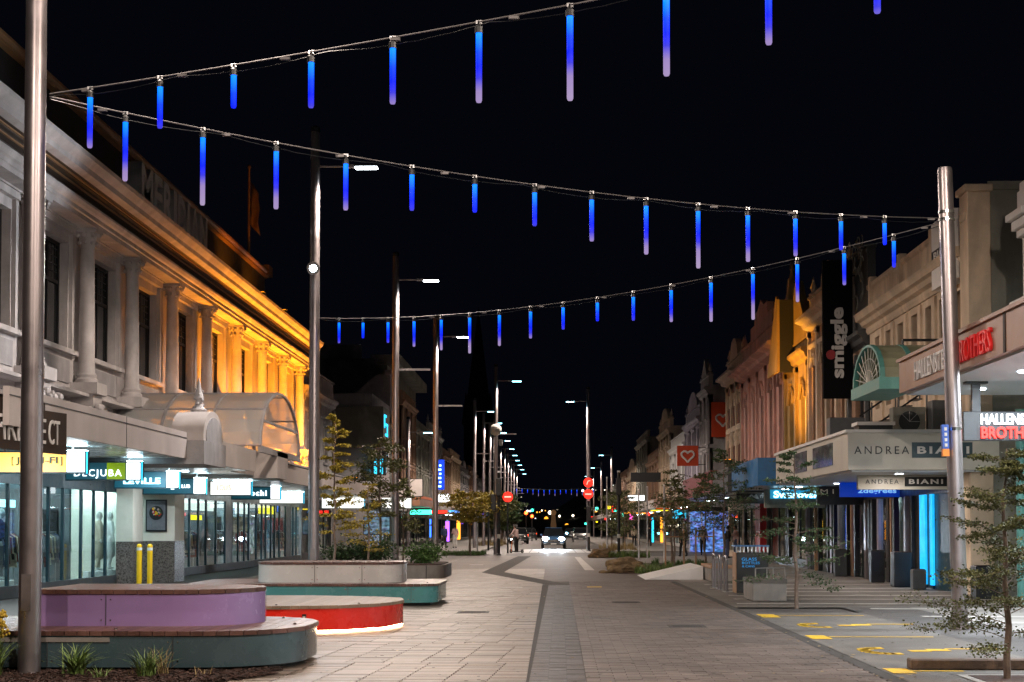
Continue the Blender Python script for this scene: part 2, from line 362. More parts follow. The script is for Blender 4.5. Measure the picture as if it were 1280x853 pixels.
# light pavers: long narrow stones, staggered columns that step sideways now and then
def paver_mesh(w, l, h, mat, name):
    m = MB(); m.box(-w/2, w/2, -l/2, l/2, -h, 0); o = m.build(name, mat, None, bevel=.004); me = o.data; bpy.data.objects.remove(o); return me
cells = []
y = 12.0; row = 0
r2 = random.Random(3)
off = 0
while y < 60:
    l = .18
    if row % 17 == 0: off = r2.uniform(0, .5)
    x = -8.6 - off*.9 + .012*(row % 17)
    while x < -.95:
        w = .45
        cells.append((x+w/2, y+l/2, w, l, 0)); x += w
    x0 = x
    wl = max(.12, -.27 - x0)                       # cut stone against the dark band
    cells.append((x0+wl/2, y+l/2, wl, l, 0))
    y += l; row += 1
def vis(c):
    px = 690 + 1900*c[0]/c[1]; py = 660 + 1900*1.6/c[1]
    return py < 858 and px > -5
def covered(c):
    x, yy = c[0], c[1]
    return (x < -2.9 and yy < 20) or (x < -2.45 and 22.9 < yy < 26) or (x < -2.4 and 31 < yy < 34)
cs = sorted([c for c in cells if vis(c) and not covered(c)], key=lambda c: c[1])
single = set(id(c) for c in cs[:280])
pme = paver_mesh(.44, .172, .045, M['paver'], 'paving_stone')
stf = MB()
for c in cells:
    dz = r2.uniform(-.0025, .0025)
    if id(c) in single:
        o = bpy.data.objects.new('paving_stone', pme); C.objects.link(o); o.location = (c[0], c[1], dz); o.parent = base
        o.scale = ((c[2]-.008)/.44, 1, 1)
    elif c[1] > 14:
        stf.box(c[0]-c[2]/2+.004, c[0]+c[2]/2-.004, c[1]-c[3]/2+.004, c[1]+c[3]/2-.004, -.045+dz, dz)
stf.build('paving_stones_beyond', M['paver'], base, kind='stuff')
# dark setts band, bending aside past the planting
def band_cells(p0, p1, w, l=.3, ww=.2):
    d = (Vector((p1[0]-p0[0], p1[1]-p0[1]))); L = d.length; d.normalize(); n = Vector((d.y, -d.x)); out = []
    k = 0
    while k*l < L:
        j = 0
        while j*ww < w-1e-3:
            c = Vector(p0) + d*(k*l + l/2) + n*(j*ww + ww/2); out.append((c, d)); j += 1
        k += 1
    return out
dk = MB()
def quadstone(m, c, d, l, w, z0, z1):
    n = Vector((d.y, -d.x)); a = [c - d*l/2 - n*w/2, c + d*l/2 - n*w/2, c + d*l/2 + n*w/2, c - d*l/2 + n*w/2]
    m.add([(p.x, p.y, z0) for p in a] + [(p.x, p.y, z1) for p in a], [(4,5,6,7),(0,1,5,4),(1,2,6,5),(2,3,7,6),(3,0,4,7)])
sheet('dark_band_bed', -.28, .34, 4, 43, -.008, M['gutter'])
for c, d in band_cells((-.265, 12), (-.1, 43), .6, .12, .2):
    quadstone(dk, c, d, .116, .197, -.045, r2.uniform(-.002, .002))
darkband = dk.build('dark_sett_band', M['paver_d'], base2, kind='stuff')
poly('dark_band_bend', [(-.12,43),(.52,43),(-1.75,55.5),(-2.55,55)], .003, M['gutter'])
poly('dark_band_bend', [(-2.55,55),(-1.75,55.5),(-1.2,87),(-1.95,87)], .003, M['gutter'])
# brown setts right of the band
st = MB(); y = 12.0; k = 0
while y < 46:
    x = .37 + (.0 if k % 2 else -.0) + (.0008*0)
    xo = .15*(k % 2); x = .34 + .005*(y-12)
    first = True
    while x < 3.52:
        w = .3 if not first or not k % 2 else .15
        first = False
        w = min(w, 3.54 - x)
        if w > .05: st.box(x+.003, x+w-.003, y+.003, y+.147, -.04, r2.uniform(-.002, .002))
        x += w
    y += .15; k += 1
st.build('brown_setts', M['sett'], base2, kind='stuff')
sheet('street_surface', -2.0, 3.9, 46, 88, -.006, M['sett'])
sheet('street_surface_left', -4.75, -1.9, 60.1, 88, -.003, M['sett'])
poly('gutter', [(3.55,4),(3.72,4),(3.72,46),(3.55,46)], -.004, M['gutter'])
sheet('parking_bays', 3.72, 5.85, 4, 29, 0, M['concrete_g'])
sheet('gravel_band', 5.85, 7.2, 4, 31, -.002, M['asphalt'])
sheet('footpath_right_near', 7.2, 10.6, 4, 31, .002, M['concrete'])
sheet('footpath_paving', 3.72, 10.6, 31, 46, -.002, M['concrete_g'])
# pale bands laid across the right footpath
for i, (yy, xa, xb) in enumerate([(30.2,6.3,10.3),(32.2,3.9,10.3),(34.3,4.1,10.3),(36.2,4.2,10.3),(38.3,4.3,10.3),(40.5,4.2,10.3),(43,4.3,9.8),(27.6,6.7,10.3),(25.8,6.9,10.3)]):
    sheet('pale_paving_band', xa, xb, yy, yy+.34, .006, M['whiteline'])
for i, (yy, xa, xb) in enumerate([(36,-4.6,-.9),(38.4,-4.7,-1.0),(41,-4.6,-.8),(44.5,-4.5,-1.6),(33.6,-2.2,-1.2)]):
    sheet('pale_paving_band', xa, xb, yy, yy+.28, .006, M['whiteline'])
# yellow parking marks
def mark(*a):
    for i, (x0, x1, y0, y1) in enumerate(a): sheet('yellow_road_marking', x0, x1, y0, y1, .005, M['yellowline'])
mark((3.76,4.02,16.9,17.5),(4.02,4.6,17.15,17.25),(3.76,4.05,22.1,22.85),(4.05,5.6,22.5,22.6),(3.78,4.1,27.4,28.4),(4.1,5.7,28.0,28.1))
# lettering P5-like strokes worn away
for (cx, cy) in ((4.7, 20.0), (4.75, 25.2)):
    mm = MB(); 
    for k in range(11):
        a = -1.7 + k*3.2/10; x = cx-.35 - .28*cos(a*1.0); yv = cy + .45*sin(a)
        mm.box(x-.07, x+.07, yv-.12, yv+.12, .002, .006)
    mm.box(cx-.05, cx+.22, cy-.1, cy+.12, .002, .006); mm.box(cx+.22, cx+.5, cy+.0, cy+.3, .002, .006); mm.box(cx+.5, cx+1.25, cy+.3, cy+.39, .002, .006)
    mm.build('yellow_road_marking', M['yellowline'], kind='structure')
sheet('yellow_road_marking', .95, 1.35, 41.2, 41.7, .006, M['yellowline'])
# zebra crossing lit by the car; stripes widened to add to the bright patch
for k in range(9):
    sheet('crossing_stripe', -2.1 + k*.62, -1.54 + k*.62, 99.8, 116, -.004, M['whiteline'])
poly('white_lane_line', [(1.25,58),(1.62,58),(1.55,84),(1.25,84)], .004, M['whiteline'])
sheet('white_lane_line', -3.6, -3.0, 66, 66.6, .006, M['whiteline'])
# drain covers
for (x, y) in ((2.2, 25), (-1.5, 29), (1.6, 33)):
    m = MB(); m.box(x-.3, x+.3, y-.3, y+.3, -.01, .004)
    for k in range(5): m.box(x-.24, x+.24, y-.24+k*.11, y-.2+k*.11, .004, .006)
    m.build('drain_cover', M['gutter'], kind='structure')
# ================================================================ BENCHES
def rrect(x0, x1, y0, y1, r, n=7, corners=(1, 1, 1, 1)):
    pts = []
    for (cx, cy, a0, on) in ((x1-r, y0+r, -pi/2, corners[0]), (x1-r, y1-r, 0, corners[1]), (x0+r, y1-r, pi/2, corners[2]), (x0+r, y0+r, pi, corners[3])):
        if on:
            for k in range(n+1):
                a = a0 + k*pi/2/n; pts.append((cx + r*cos(a), cy + r*sin(a)))
        else:
            a = a0 + pi/4; pts.append((cx + r*math.copysign(1, cos(a)), cy + r*math.copysign(1, sin(a))))
    return pts
def inset(pts, d):
    cx = sum(p[0] for p in pts)/len(pts); cy = sum(p[1] for p in pts)/len(pts)
    x0 = min(p[0] for p in pts); x1 = max(p[0] for p in pts); y0 = min(p[1] for p in pts); y1 = max(p[1] for p in pts)
    return [(cx + (p[0]-cx)*(1-2*d/(x1-x0)), cy + (p[1]-cy)*(1-2*d/(y1-y0))) for p in pts]
def bench(label, pts, z0, z1, mat, topmat, plinth=.0, group='coloured platform benches', name='platform_bench', slat=.14, tt=.05, cat='bench'):
    cx = sum(p[0] for p in pts)/len(pts); cy = sum(p[1] for p in pts)/len(pts)
    t = thing(name, label, cat, (cx, cy, z0), group)
    m = MB(); m.prism(inset(pts, .025), 'z', z0 + plinth, z1 - tt); m.build('side_panel', mat, t, smooth=True)
    if plinth:
        m = MB(); m.prism(inset(pts, .18), 'z', z0, z0 + plinth); m.build('plinth', M['black'], t)
    # top boards: clip the outline into slats running in y
    x0 = min(p[0] for p in pts); x1 = max(p[0] for p in pts)
    def yr(x):
        ys = []
        n = len(pts)
        for i in range(n):
            a, b = pts[i], pts[(i+1) % n]
            if (a[0]-x)*(b[0]-x) <= 0 and abs(a[0]-b[0]) > 1e-9:
                ys.append(a[1] + (b[1]-a[1])*(x-a[0])/(b[0]-a[0]))
        return (min(ys), max(ys)) if len(ys) > 1 else None
    x = x0 + .004; k = 0
    while x < x1 - .01:
        xe = min(x + slat - .008, x1-.002); 
        a = yr(x+.001); b = yr(xe)
        if a and b:
            m = MB(); m.add([(x,a[0],z1-tt),(xe,b[0],z1-tt),(xe,b[1],z1-tt),(x,a[1],z1-tt),(x,a[0],z1),(xe,b[0],z1),(xe,b[1],z1),(x,a[1],z1)],
                     [(0,3,2,1),(4,5,6,7),(0,1,5,4),(1,2,6,5),(2,3,7,6),(3,0,4,7)])
            m.build('top_board', topmat, t)
        x += slat
    return t
b1 = bench('long slate teal lower bench with dark timber top at bottom left, beside the mulch bed', rrect(-9.6, -2.86, 16.75, 19.7, 1.15, 9), .0, .46, M['teal_dark'], M['wood'], plinth=.06)
b2 = bench('purple metal upper tier with dark timber top standing on the slate teal bench', rrect(-6.08, -3.5, 17.6, 19.5, .95, 9, (1, 1, 0, 0)), .46, .885, M['purple'], M['wood'], group='upper tiers of the platform benches', name='raised_platform_bench')
b3 = bench('glossy red bench with pale timber top and warm light glowing underneath', [(-6.2,22.9),(-4.1,22.9),(-3.2,23.2),(-2.62,23.9),(-2.42,24.9),(-2.55,25.8),(-3.0,26.2),(-4.2,26.6),(-6.2,26.6)], .0, .425, M['red'], M['wood_l'], plinth=.045)
b4 = bench('turquoise lower bench with timber top behind the red bench', rrect(-7.6, -2.34, 31.2, 34.4, .45, 5), .0, .455, M['teal'], M['wood'], plinth=.07)
b5 = bench('off-white metal upper tier on the turquoise bench', rrect(-6.3, -3.16, 31.9, 33.9, .55, 7), .455, .885, M['offwhite'], M['wood'], group='upper tiers of the platform benches', name='raised_platform_bench')
# under-bench led strip: small lit lenses along the foot of the red bench
pts = [(-4.3,22.93),(-3.7,23.07),(-3.2,23.27),(-2.9,23.6),(-2.65,23.95),(-2.5,24.5),(-2.44,24.95)]
for a, b in zip(pts[:-1], pts[1:]):
    m = MB(); m.cyl((a[0]-.03, a[1]+.06, .03), (b[0]-.03, b[1]+.06, .03), .014, n=6); m.build('led_strip', M['e_warm'], b3)
m = MB(); m.box(-3.78, -3.72, 22.95, 22.99, .08, .3); m.build('badge', M['black'], b3)
for k in range(4):
    m = MB(); m.box(-3.77, -3.73, 22.945, 22.95, .11+k*.045, .135+k*.045); m.build('badge_mark', M['e_letter'] if 0 else M['white'], b3)
m = MB()
for (x, y, z) in ((-3.0, 17.9, .46), (-3.3, 18.6, .46), (-4.6, 17.2, .46), (-3.2, 24.0, .425), (-4.4, 23.0, .425), (-5.2,23.05,.425), (-3.0,32,.455),(-4,31.3,.455),(-5,31.3,.455)):
    pass
for bb, lst in ((b1, [(-3.05,18.0,.46),(-3.4,19.2,.46),(-4.9,17.0,.46),(-5.9,17.0,.46)]), (b3, [(-3.0,23.6,.425),(-4.2,23.1,.425),(-5.2,23.1,.425)]), (b4, [(-2.6,31.7,.455),(-3.8,31.45,.455),(-5,31.45,.455)])):
    for (x, y, z) in lst:
        m = MB(); m.lathe((x, y, z), [(.018, 0), (.022, .012), (.01, .02)], 8); m.build('skate_stud', M['chrome'], bb)
m = MB(); m.box(-8.9, -4.9, 16.755, 16.78, .34, .39); m.build('edge_trim', M['concrete'], b1)
for bb, xs, yf, za, zb in ((b1, (-7.6, -5.6, -4.2), 16.77, .07, .4), (b2, (-5.2,), 17.62, .47, .83), (b3, (-5.2,), 22.92, .06, .37), (b4, (-6.0, -4.2, -2.9), 31.22, .08, .4), (b5, (-5.0, -4.0), 31.92, .46, .83)):
    for x in xs:
        m = MB(); m.box(x, x+.008, yf-.004, yf+.02, za, zb); m.build('panel_joint', M['dgrey'], bb)
        for zz in (za+.06, zb-.06):
            for dx in (-.05, .058): m = MB(); m.cyl((x+dx, yf+.01, zz), (x+dx, yf-.002, zz), .009, n=8); m.build('rivet', M['chrome'], bb)
# chewing gum, leaves and stains trodden into the paving
rg = random.Random(91); m = MB()
for k in range(420):
    y = 15.5 + 30*rg.random()**1.6; x = rg.uniform(-2.6, 8); r = rg.uniform(.012, .028); m.cyl((x, y, .0045 if x < 3.5 else .0075), (x, y, .0065 if x < 3.5 else .0095), r, r*.8, 7)
m.build('gum_spots', M['gutter'], None, kind='stuff')
rg = random.Random(92); V, F = [], []
for k in range(150):
    y = 15.6 + 28*rg.random()**1.4; x = rg.choice([rg.uniform(3.3, 3.9), rg.uniform(-2.6, 8)]); a = rg.uniform(0, 6.3); L = rg.uniform(.02, .045); i = len(V)
    V += [(x, y, .01), (x+L*cos(a)-L*.4*sin(a), y+L*sin(a)+L*.4*cos(a), .016), (x+2*L*cos(a), y+2*L*sin(a), .012), (x+L*cos(a)+L*.4*sin(a), y+L*sin(a)-L*.4*cos(a), .009)]; F.append((i, i+1, i+2, i+3))
raw('fallen_leaves', V, F, M['grass_t'], None, 'stuff')
# ================================================================ LAMP POSTS, CABLES, TUBES
def lamp_proto(H=11.4, bar=True, flood=False, cool=False, side=1, lower=True, watts=LAMPW):
    t = thing('street_lamp', 'street lamp', 'street lamp', (0, 0, 0), 'street lamps')
    m = MB(); m.lathe((0, 0, 0), [(.17, 0), (.17, .02), (.135, .03), (.135, .5), (.13, 5.5), (.115, H), (.1, H+.03)], 20); m.build('pole', M['steel'], t, smooth=True)
    m = MB(); m.lathe((0, 0, H), [(.118, .0), (.118, .12), (.05, .16)], 16); m.build('cap', M['black'], t)
    m = MB(); m.box(-.06, .06, -.142, -.13, .7, 1.1); m.build('hatch', M['steel_d'], t)
    hz = H - .85
    m = MB(); m.cyl((.1*side, 0, hz), (.75*side, 0, hz), .028, n=8); m.box(.75*side, .98*side, -.07, .07, hz-.04, hz+.03); m.build('arm', M['steel'], t)
    m = MB(); m.box(.98*side, 1.56*side, -.11, .11, hz-.03, hz+.03)
    hd = m.build('lamp_head', M['dgrey'], t, bevel=.015)
    m = MB(); m.box(1.0*side, 1.54*side, -.10, .10, hz-.062, hz-.03); m.build('lens', M['e_lamp2'] if cool else M['e_lamp'], hd)
    if lower:
        m = MB(); m.box(.1*side, 1.25*side, -.035, .035, 7.27, 7.34); m.build('banner_arm', M['steel'], t)
    if flood:
        fl = MB(); fl.cyl((0, -.16, 8.0), (0, -.26, 7.97), .15, .16, 16); f = fl.build('floodlight', M['chrome'], t)
        la = bpy.data.lights.new('flood_light', 'SPOT'); la.energy = 950; la.spot_size = R(160); la.spot_blend = .5; la.shadow_soft_size = .12; la.color = (.92, .95, 1)
        lo = bpy.data.objects.new('flood_light', la); C.objects.link(lo); lo.parent = t; lo.location = (0, -.42, 7.97); lo.rotation_euler = Vector((-.35, -1, -.05)).to_track_quat('-Z', 'Y').to_euler()
        fl = MB(); fl.ball((0, -.27, 7.97), .09, 10, 7, (1, .4, 1)); fl.build('flood_lens', M['e_head'], f)
    if watts:
        la = bpy.data.lights.new('lamp_light', 'SPOT'); la.spot_size = R(168); la.spot_blend = .25; la.shadow_soft_size = .16; la.energy = watts; la.color = (1.0, .82, .69)
        lo = bpy.data.objects.new('lamp_light', la); C.objects.link(lo); lo.location = (1.3*side, 0, hz-.25); lo.parent = t; lo.rotation_euler = (0, R(-6)*side, 0)
    return t
def scale_mesh_children(t): pass
A = lamp_proto(lower=False); A.location = (-5.72, 16.55, 0); A.scale = (.9, .9, 1); A['label'] = 'tall steel lamp post at far left, rising from the mulch bed before the benches'
L1 = lamp_proto(flood=True, lower=False); L1.location = (-5.85, 37.2, 0); L1['label'] = 'steel lamp post with bright floodlight half way up behind the off-white bench'
L2 = lamp_proto(); L2.location = (-5.62, 54.4, 0); L2['label'] = 'street lamp second from the left with orange reflections and a bare lower arm'
L3 = copytree(L2); L3.location = (-5.42, 70.6, 0); L3['label'] = 'third street lamp from the left, thinner, orange on one side'
cool = lamp_proto(cool=True, watts=2400)
cool.location = (-5.9, 116, 0); cool['label'] = 'first distant cool white lamp beyond the crossing on the left'
ordn = ['second', 'third', 'fourth', 'fifth', 'sixth', 'seventh', 'eighth', 'ninth', 'tenth', 'eleventh', 'twelfth', 'thirteenth', 'fourteenth', 'fifteenth', 'sixteenth', 'seventeenth']
for k, yy in enumerate((129, 142, 155, 171, 186, 200, 215, 231, 250)):
    c = copytree(cool); c.location = (-5.8, yy, 0); c['label'] = ordn[k] + ' distant cool white lamp in the left row beyond the crossing'
X1 = copytree(cool); X1.location = (-3.4, 92, 0); X1['label'] = 'tall lamp post at the left corner of the crossing with round loudspeaker'
m = MB(); m.ball((-3.4, 91.75, 7.55), .36, 14, 9, (1, .5, 1)); m.build('loudspeaker', M['white'], X1); X1.children[-1].location = (0, 0, 0)
m = MB(); m.box(-3.2, -3.0, 91.6, 91.9, 6.6, 6.95); m.build('camera_housing', M['white'], X1)
right = lamp_proto(cool=True, side=-1, lower=False, watts=2400)
right.location = (2.55, 107, 0); right['label'] = 'tall lamp post right of the crossing above the red signal'
for k, (x, yy) in enumerate(((7.3, 186), (7.3, 225), (7.2, 262))):
    c = copytree(right); c.location = (x, yy, 0); c['label'] = ['nearest', 'middle', 'farthest'][k] + ' distant lamp of the right row beyond the crossing'
sideL = lamp_proto(H=8.6, cool=True, lower=False, watts=1500); sideL.location = (-9.2, 97, 0); sideL['label'] = 'lower dark lamp post near the left shopfronts behind the second lamp'
# unseen lamp posts: left row continued, the two on the right added as fill
B0 = lamp_proto(lower=False); B0.location = (-6.3, 2.5, 0); B0['label'] = 'steel lamp post behind the photographer on the left'
for o_ in B0.children:
    if o_.type == 'LIGHT': o_.data.energy = 2900; o_.rotation_euler = (R(10), 0, 0)
C0 = lamp_proto(lower=False, side=-1); C0.location = (6.3, 1.0, 0); C0['label'] = 'unseen lamp post added behind the photographer on the right as fill light'
for o_ in C0.children:
    if o_.type == 'LIGHT': o_.data.energy = 2900; o_.rotation_euler = (R(10), 0, 0)
C1 = copytree(C0); C1.location = (7.6, 10.5, 0); C1['label'] = 'unseen lamp post added outside the right edge of the view as fill light'
# catenary pole at right
B = thing('catenary_pole', 'short stout steel pole in front of the right hand shops, holding the light strings', 'pole', (6.5, 24.3, 0))
m = MB(); m.lathe((6.5, 24.3, 0), [(.15, 0), (.15, .02), (.125, .03), (.122, 5), (.118, 7.3), (.11, 7.36)], 24); m.build('shaft', M['steel'], B, smooth=True)
for z in (6.5, 6.62, 3.15): m = MB(); m.lathe((6.5, 24.3, z), [(.128, 0), (.128, .05)], 20); m.build('clamp_band', M['chrome'], B)
m = MB(); m.box(6.27, 6.37, 24.1, 24.2, 2.86, 3.24); s = m.build('small_sign', M['bluepaint'], B)
m = MB(); m.box(6.27, 6.37, 24.1, 24.2, 2.74, 2.855); m.build('orange_patch', pm('orange_sticker', (.8, .25, .02), .5), B)
for k in range(4): m = MB(); m.box(6.30, 6.34, 24.09, 24.1, 2.89+k*.085, 2.94+k*.085); m.build('sign_mark', M['white'], s)
B.location = (6.46, 24.3, 0); B.rotation_euler = (0, -.024, 0)
B2 = copytree(B); B2.location = (5.92, 11.5, 0); B2['label'] = 'steel catenary pole just outside the frame at right'
def cable(a, b, sag, label, n=48, off=(0, 0)):
    pts = []
    for i in range(n+1):
        t = i/n; pts.append((a[0]+(b[0]-a[0])*t, a[1]+(b[1]-a[1])*t, a[2]+(b[2]-a[2])*t - sag*4*t*(1-t)))
    th = thing('light_cable', label, 'cable', a, 'cables across the street')
    m = MB(); m.path(pts, .008, 6); m.build('wire', M['cable'], th)
    rr = random.Random(int(a[1]*7)); m = MB(); pp = []
    for i in range(n*2+1):
        t = i/(n*2); z = a[2]+(b[2]-a[2])*t - sag*4*t*(1-t) - .02 - .05*abs(sin(t*n*.45)) - rr.uniform(0, .012)
        pp.append((a[0]+(b[0]-a[0])*t, a[1]+(b[1]-a[1])*t - .01, z))
    m.path(pp, .005, 5); m.build('power_lead', M['black'], th)
    for i in range(2, n, 5):
        p = pts[i]; m = MB(); m.box(p[0]-.05, p[0]+.05, p[1]-.02, p[1]+.02, p[2]-.035, p[2]-.008); m.build('cable_tie', M['cable'], th)
    return th
cache = {}
def tube(p, L, label, group):
    key = round(L, 2)
    if key not in cache:
        t = thing('hanging_light_tube', 'x', 'light tube', (0, 0, 0))
        m = MB(); m.lathe((0, 0, -L-.03), [(.022, 0), (.030, .02), (.030, L)], 12); tb = m.build('tube', M['tube'], t, smooth=True)
        m = MB(); m.lathe((0, 0, -.04), [(.042, 0), (.042, .06), (.02, .08), (.012, .12)], 10); m.build('cap', M['black'], t)
        m = MB(); m.box(-.03, .03, -.008, .008, .05, .085); m.build('hook', M['galv'], t)
        cache[key] = t; o = t
    else: o = copytree(cache[key])
    o.location = p; tag(o, label, None, group); return o
def strand(nm, a, b, sag, n, t0, dt, lens, end='left'):
    cable(a, b, sag, nm[0])
    for i in range(n):
        t = t0 + (dt*i if not isinstance(dt, tuple) else dt[0]*i - dt[1]*i*i)
        p = (a[0]+(b[0]-a[0])*t, a[1]+(b[1]-a[1])*t, a[2]+(b[2]-a[2])*t - sag*4*t*(1-t) - .07)
        L = lens[i % len(lens)]
        w = 'long' if L > .65 else 'short' if L < .46 else 'medium'
        od = (['first'] + ordn)[i] if i < 17 else 'last'
        tube(p, L, '%s %s blue light tube from the left on %s' % (od, w, nm[1]), nm[2])
strand(('grey cable with blue tubes, topmost of the strings, running up to the right', 'the topmost string', 'blue light tubes on the topmost string'),
       (-5.56, 16.55, 6.41), (5.79, 11.57, 6.77), .11, 13, .046, .0765, [.56,.45,.35,.47,.56,.68,.8,.72,.6,.5,.41,.35,.45,.54])
strand(('grey cable with blue tubes from the far left pole to the short right pole', 'the middle string', 'blue light tubes on the middle string'),
       (-5.56, 16.55, 6.38), (6.27, 24.3, 6.55), .30, 14, .0604, .06507, [.68,.8,.7,.58,.46,.37,.45,.57,.68,.82,.68,.56,.44,.34])
strand(('grey cable with blue tubes from the floodlit lamp post to the short right pole', 'the lower string', 'blue light tubes on the lower string'),
       (-5.7, 37.2, 6.78), (6.27, 24.3, 6.5), .45, 17, .045, .0563, [.5,.37,.48,.58,.68,.78,.66,.56,.45,.37,.46,.6,.72,.82,.66,.54,.44])
strand(('far cable with blue tubes across the street beyond the crossing', 'the small far string', 'blue light tubes on the far string'),
       (-5.7, 218, 7.4), (6.6, 218, 7.4), .25, 15, .05, .064, [.8,.6,.5,.7,.9,.8,.6])
M['shop_wall'] = pm('shop_inner_wall', (.17, .18, .19), .6, 0, .1, 2, .05)
M['face_white'] = em('lit_white_face', (.95, .96, .9), 1.5)
# ================================================================ LEFT: classical shopping-mall facade
def wall_grid(m, n, X, y0, y1, z0, z1, holes, reveal=.4):
    """wall plane at X facing n (+1 = +x); holes (ya,yb,za,zb) get reveals"""
    ys = sorted({y0, y1} | {h[0] for h in holes} | {h[1] for h in holes}); zs = sorted({z0, z1} | {h[2] for h in holes} | {h[3] for h in holes})
    for a, b in zip(ys[:-1], ys[1:]):
        for c, d in zip(zs[:-1], zs[1:]):
            my, mz = (a+b)/2, (c+d)/2
            if any(h[0] < my < h[1] and h[2] < mz < h[3] for h in holes): continue
            m.add([(X,a,c),(X,b,c),(X,b,d),(X,a,d)], [(0,1,2,3)])
    Xi = X - n*reveal
    for (a, b, c, d) in holes:
        m.add([(X,a,c),(Xi,a,c),(Xi,a,d),(X,a,d)], [(0,1,2,3)]); m.add([(X,b,c),(Xi,b,c),(Xi,b,d),(X,b,d)], [(0,1,2,3)])
        m.add([(X,a,c),(Xi,a,c),(Xi,b,c),(X,b,c)], [(0,1,2,3)]); m.add([(X,a,d),(Xi,a,d),(Xi,b,d),(X,b,d)], [(0,1,2,3)])
    return m
def window(parent, n, X, y0, y1, z0, z1, cols=2, rows=(.5,), fmat=None, gmat=None, t=.05, sill=None):
    """frame object with pane child set at plane X"""
    fmat = fmat or M['black']; gmat = gmat or M['glass_d']
    m = MB(); xa, xb = X, X + n*.06
    m.box(xa, xb, y0, y0+t, z0, z1); m.box(xa, xb, y1-t, y1, z0, z1); m.box(xa, xb, y0+t, y1-t, z0, z0+t); m.box(xa, xb, y0+t, y1-t, z1-t, z1)
    for c in range(1, cols):
        yy = y0 + (y1-y0)*c/cols; m.box(xa, xb-.004*n, yy-t*.4, yy+t*.4, z0+t, z1-t)
    for r in rows:
        zz = z0 + (z1-z0)*r; m.box(xa, xb-.008*n, y0+t, y1-t, zz-t*.5, zz+t*.5)
    w = m.build('window', fmat, parent)
    m = MB(); m.box(X-.02*n, X+.005*n, y0+.01, y1-.01, z0+.01, z1-.01); m.build('pane', gmat, w)
    if sill:
        m = MB(); m.box(X, X+n*sill, y0-.1, y1+.1, z0-.1, z0); m.build('sill', M['stone'], w)
    return w
ML = thing('shopping_mall_building', 'long white classical building with columns at left, its far half floodlit orange', 'building', (-12.5, 50, 0))
XF = -12.55
cols = [26.6, 31.0, 35.5, 39.6, 43.9, 48.6, 53.5, 58.6, 63.8, 68.8, 73.4]
y0b, y1b = 24, 74.6
holes = []
for a, b in zip(cols[:-1], cols[1:]):
    c = (a+b)/2; hw = min(1.5, (b-a)/2 - .68); holes.append((c-hw, c+hw, 6.25, 9.0))
m = MB(); wall_grid(m, 1, XF, y0b, y1b, 3.7, 9.95, holes, .34); m.box(XF-12, XF-.35, y0b, y1b, 3.7, 10.2)
m.add([(XF,y1b,3.7),(XF-12,y1b,3.7),(XF-12,y1b,10.2),(XF,y1b,10.2)], [(0,1,2,3)])
m.build('wall', M['stone'], ML)
for (a, b, c, d) in holes:
    w = window(ML, 1, XF-.28, a, b, c, d, 3, (.62,), t=.08)
    # leaded upper lights
    m = MB()
    for k in range(1, 12): yy = a+(b-a)*k/12; m.box(XF-.265, XF-.255, yy-.008, yy+.008, c+(d-c)*.64, d-.1)
    for k in range(1, 5): zz = c+(d-c)*(.64+.36*k/5); m.box(XF-.268, XF-.252, a+.1, b-.1, zz-.008, zz+.008)
    m.build('leading', M['dgrey'], w)
    # architrave round each window, sloped hood, sill and apron panel
    m = MB(); m.box(XF, XF+.1, a-.22, a-.06, c-.1, d+.25); m.box(XF, XF+.1, b+.06, b+.22, c-.1, d+.25); m.box(XF, XF+.14, a-.22, b+.22, d+.25, d+.42)
    m.box(XF, XF+.2, a-.28, b+.28, d+.42, d+.5)
    m.build('window_surround', M['stone'], ML)
    m = MB(); m.box(XF, XF+.18, a-.4, b+.4, c-.16, c-.04); m.build('window_sill', M['stone'], ML)
    m = MB(); m.box(XF, XF+.04, a-.1, b+.1, 5.35, c-.3); m.build('apron_panel', M['stone2'], ML)
def column_proto():
    p = MB(); cx = XF+.28
    prof = [(.36, 0), (.36, .1), (.31, .16), (.34, .22), (.27, .3), (.265, 1.2), (.225, 3.62), (.25, 3.66)]
    p.lathe((cx, 0, 5.35), prof, 20)
    return p
for k, yc in enumerate(cols):
    m = MB(); cx = XF+.30
    if k == 0 or k >= 7 and k % 2: pass
    m.lathe((cx, yc, 5.4), [(.30, 0), (.30, .1), (.25, .15), (.27, .22), (.215, .3), (.21, 1.2), (.18, 3.55), (.2, 3.58)], 20)
    cl = m.build('column', M['stone'], ML, smooth=True)
    # capital: bell with curled leaves
    m = MB(); m.lathe((cx, yc, 8.95), [(.18, 0), (.20, .12), (.24, .3), (.29, .42)], 16); m.box(cx-.32, cx+.32, yc-.32, yc+.32, 9.37, 9.46)
    for q in range(8):
        a = q*pi/4
        m.ball((cx+.235*cos(a), yc+.235*sin(a), 9.1), .055, 6, 5); m.ball((cx+.30*cos(a), yc+.30*sin(a), 9.3), .07, 6, 5)
    m.build('capital', M['stone'], cl, smooth=True)
    m = MB(); m.box(XF, cx+.42, yc-.45, yc+.45, 5.1, 5.4); m.box(XF, cx+.3, yc-.38, yc+.38, 4.2, 5.1)
    m.prism([(XF, 3.8), (cx-.1, 3.9), (cx+.1, 4.2), (XF, 4.2)], 'y', yc-.34, yc+.34)
    m.build('pedestal', M['stone'], ML)
    rr = random.Random(k)
    m = MB()
    for q in range(26):
        m.ball((cx+.3+rr.uniform(-.05, .12), yc+rr.uniform(-.75, .75), 4.95 - abs(rr.gauss(0, .25)) - .1), rr.uniform(.05, .11), 6, 5)
    m.build('carved_swag', M['stone'], ML, smooth=True)
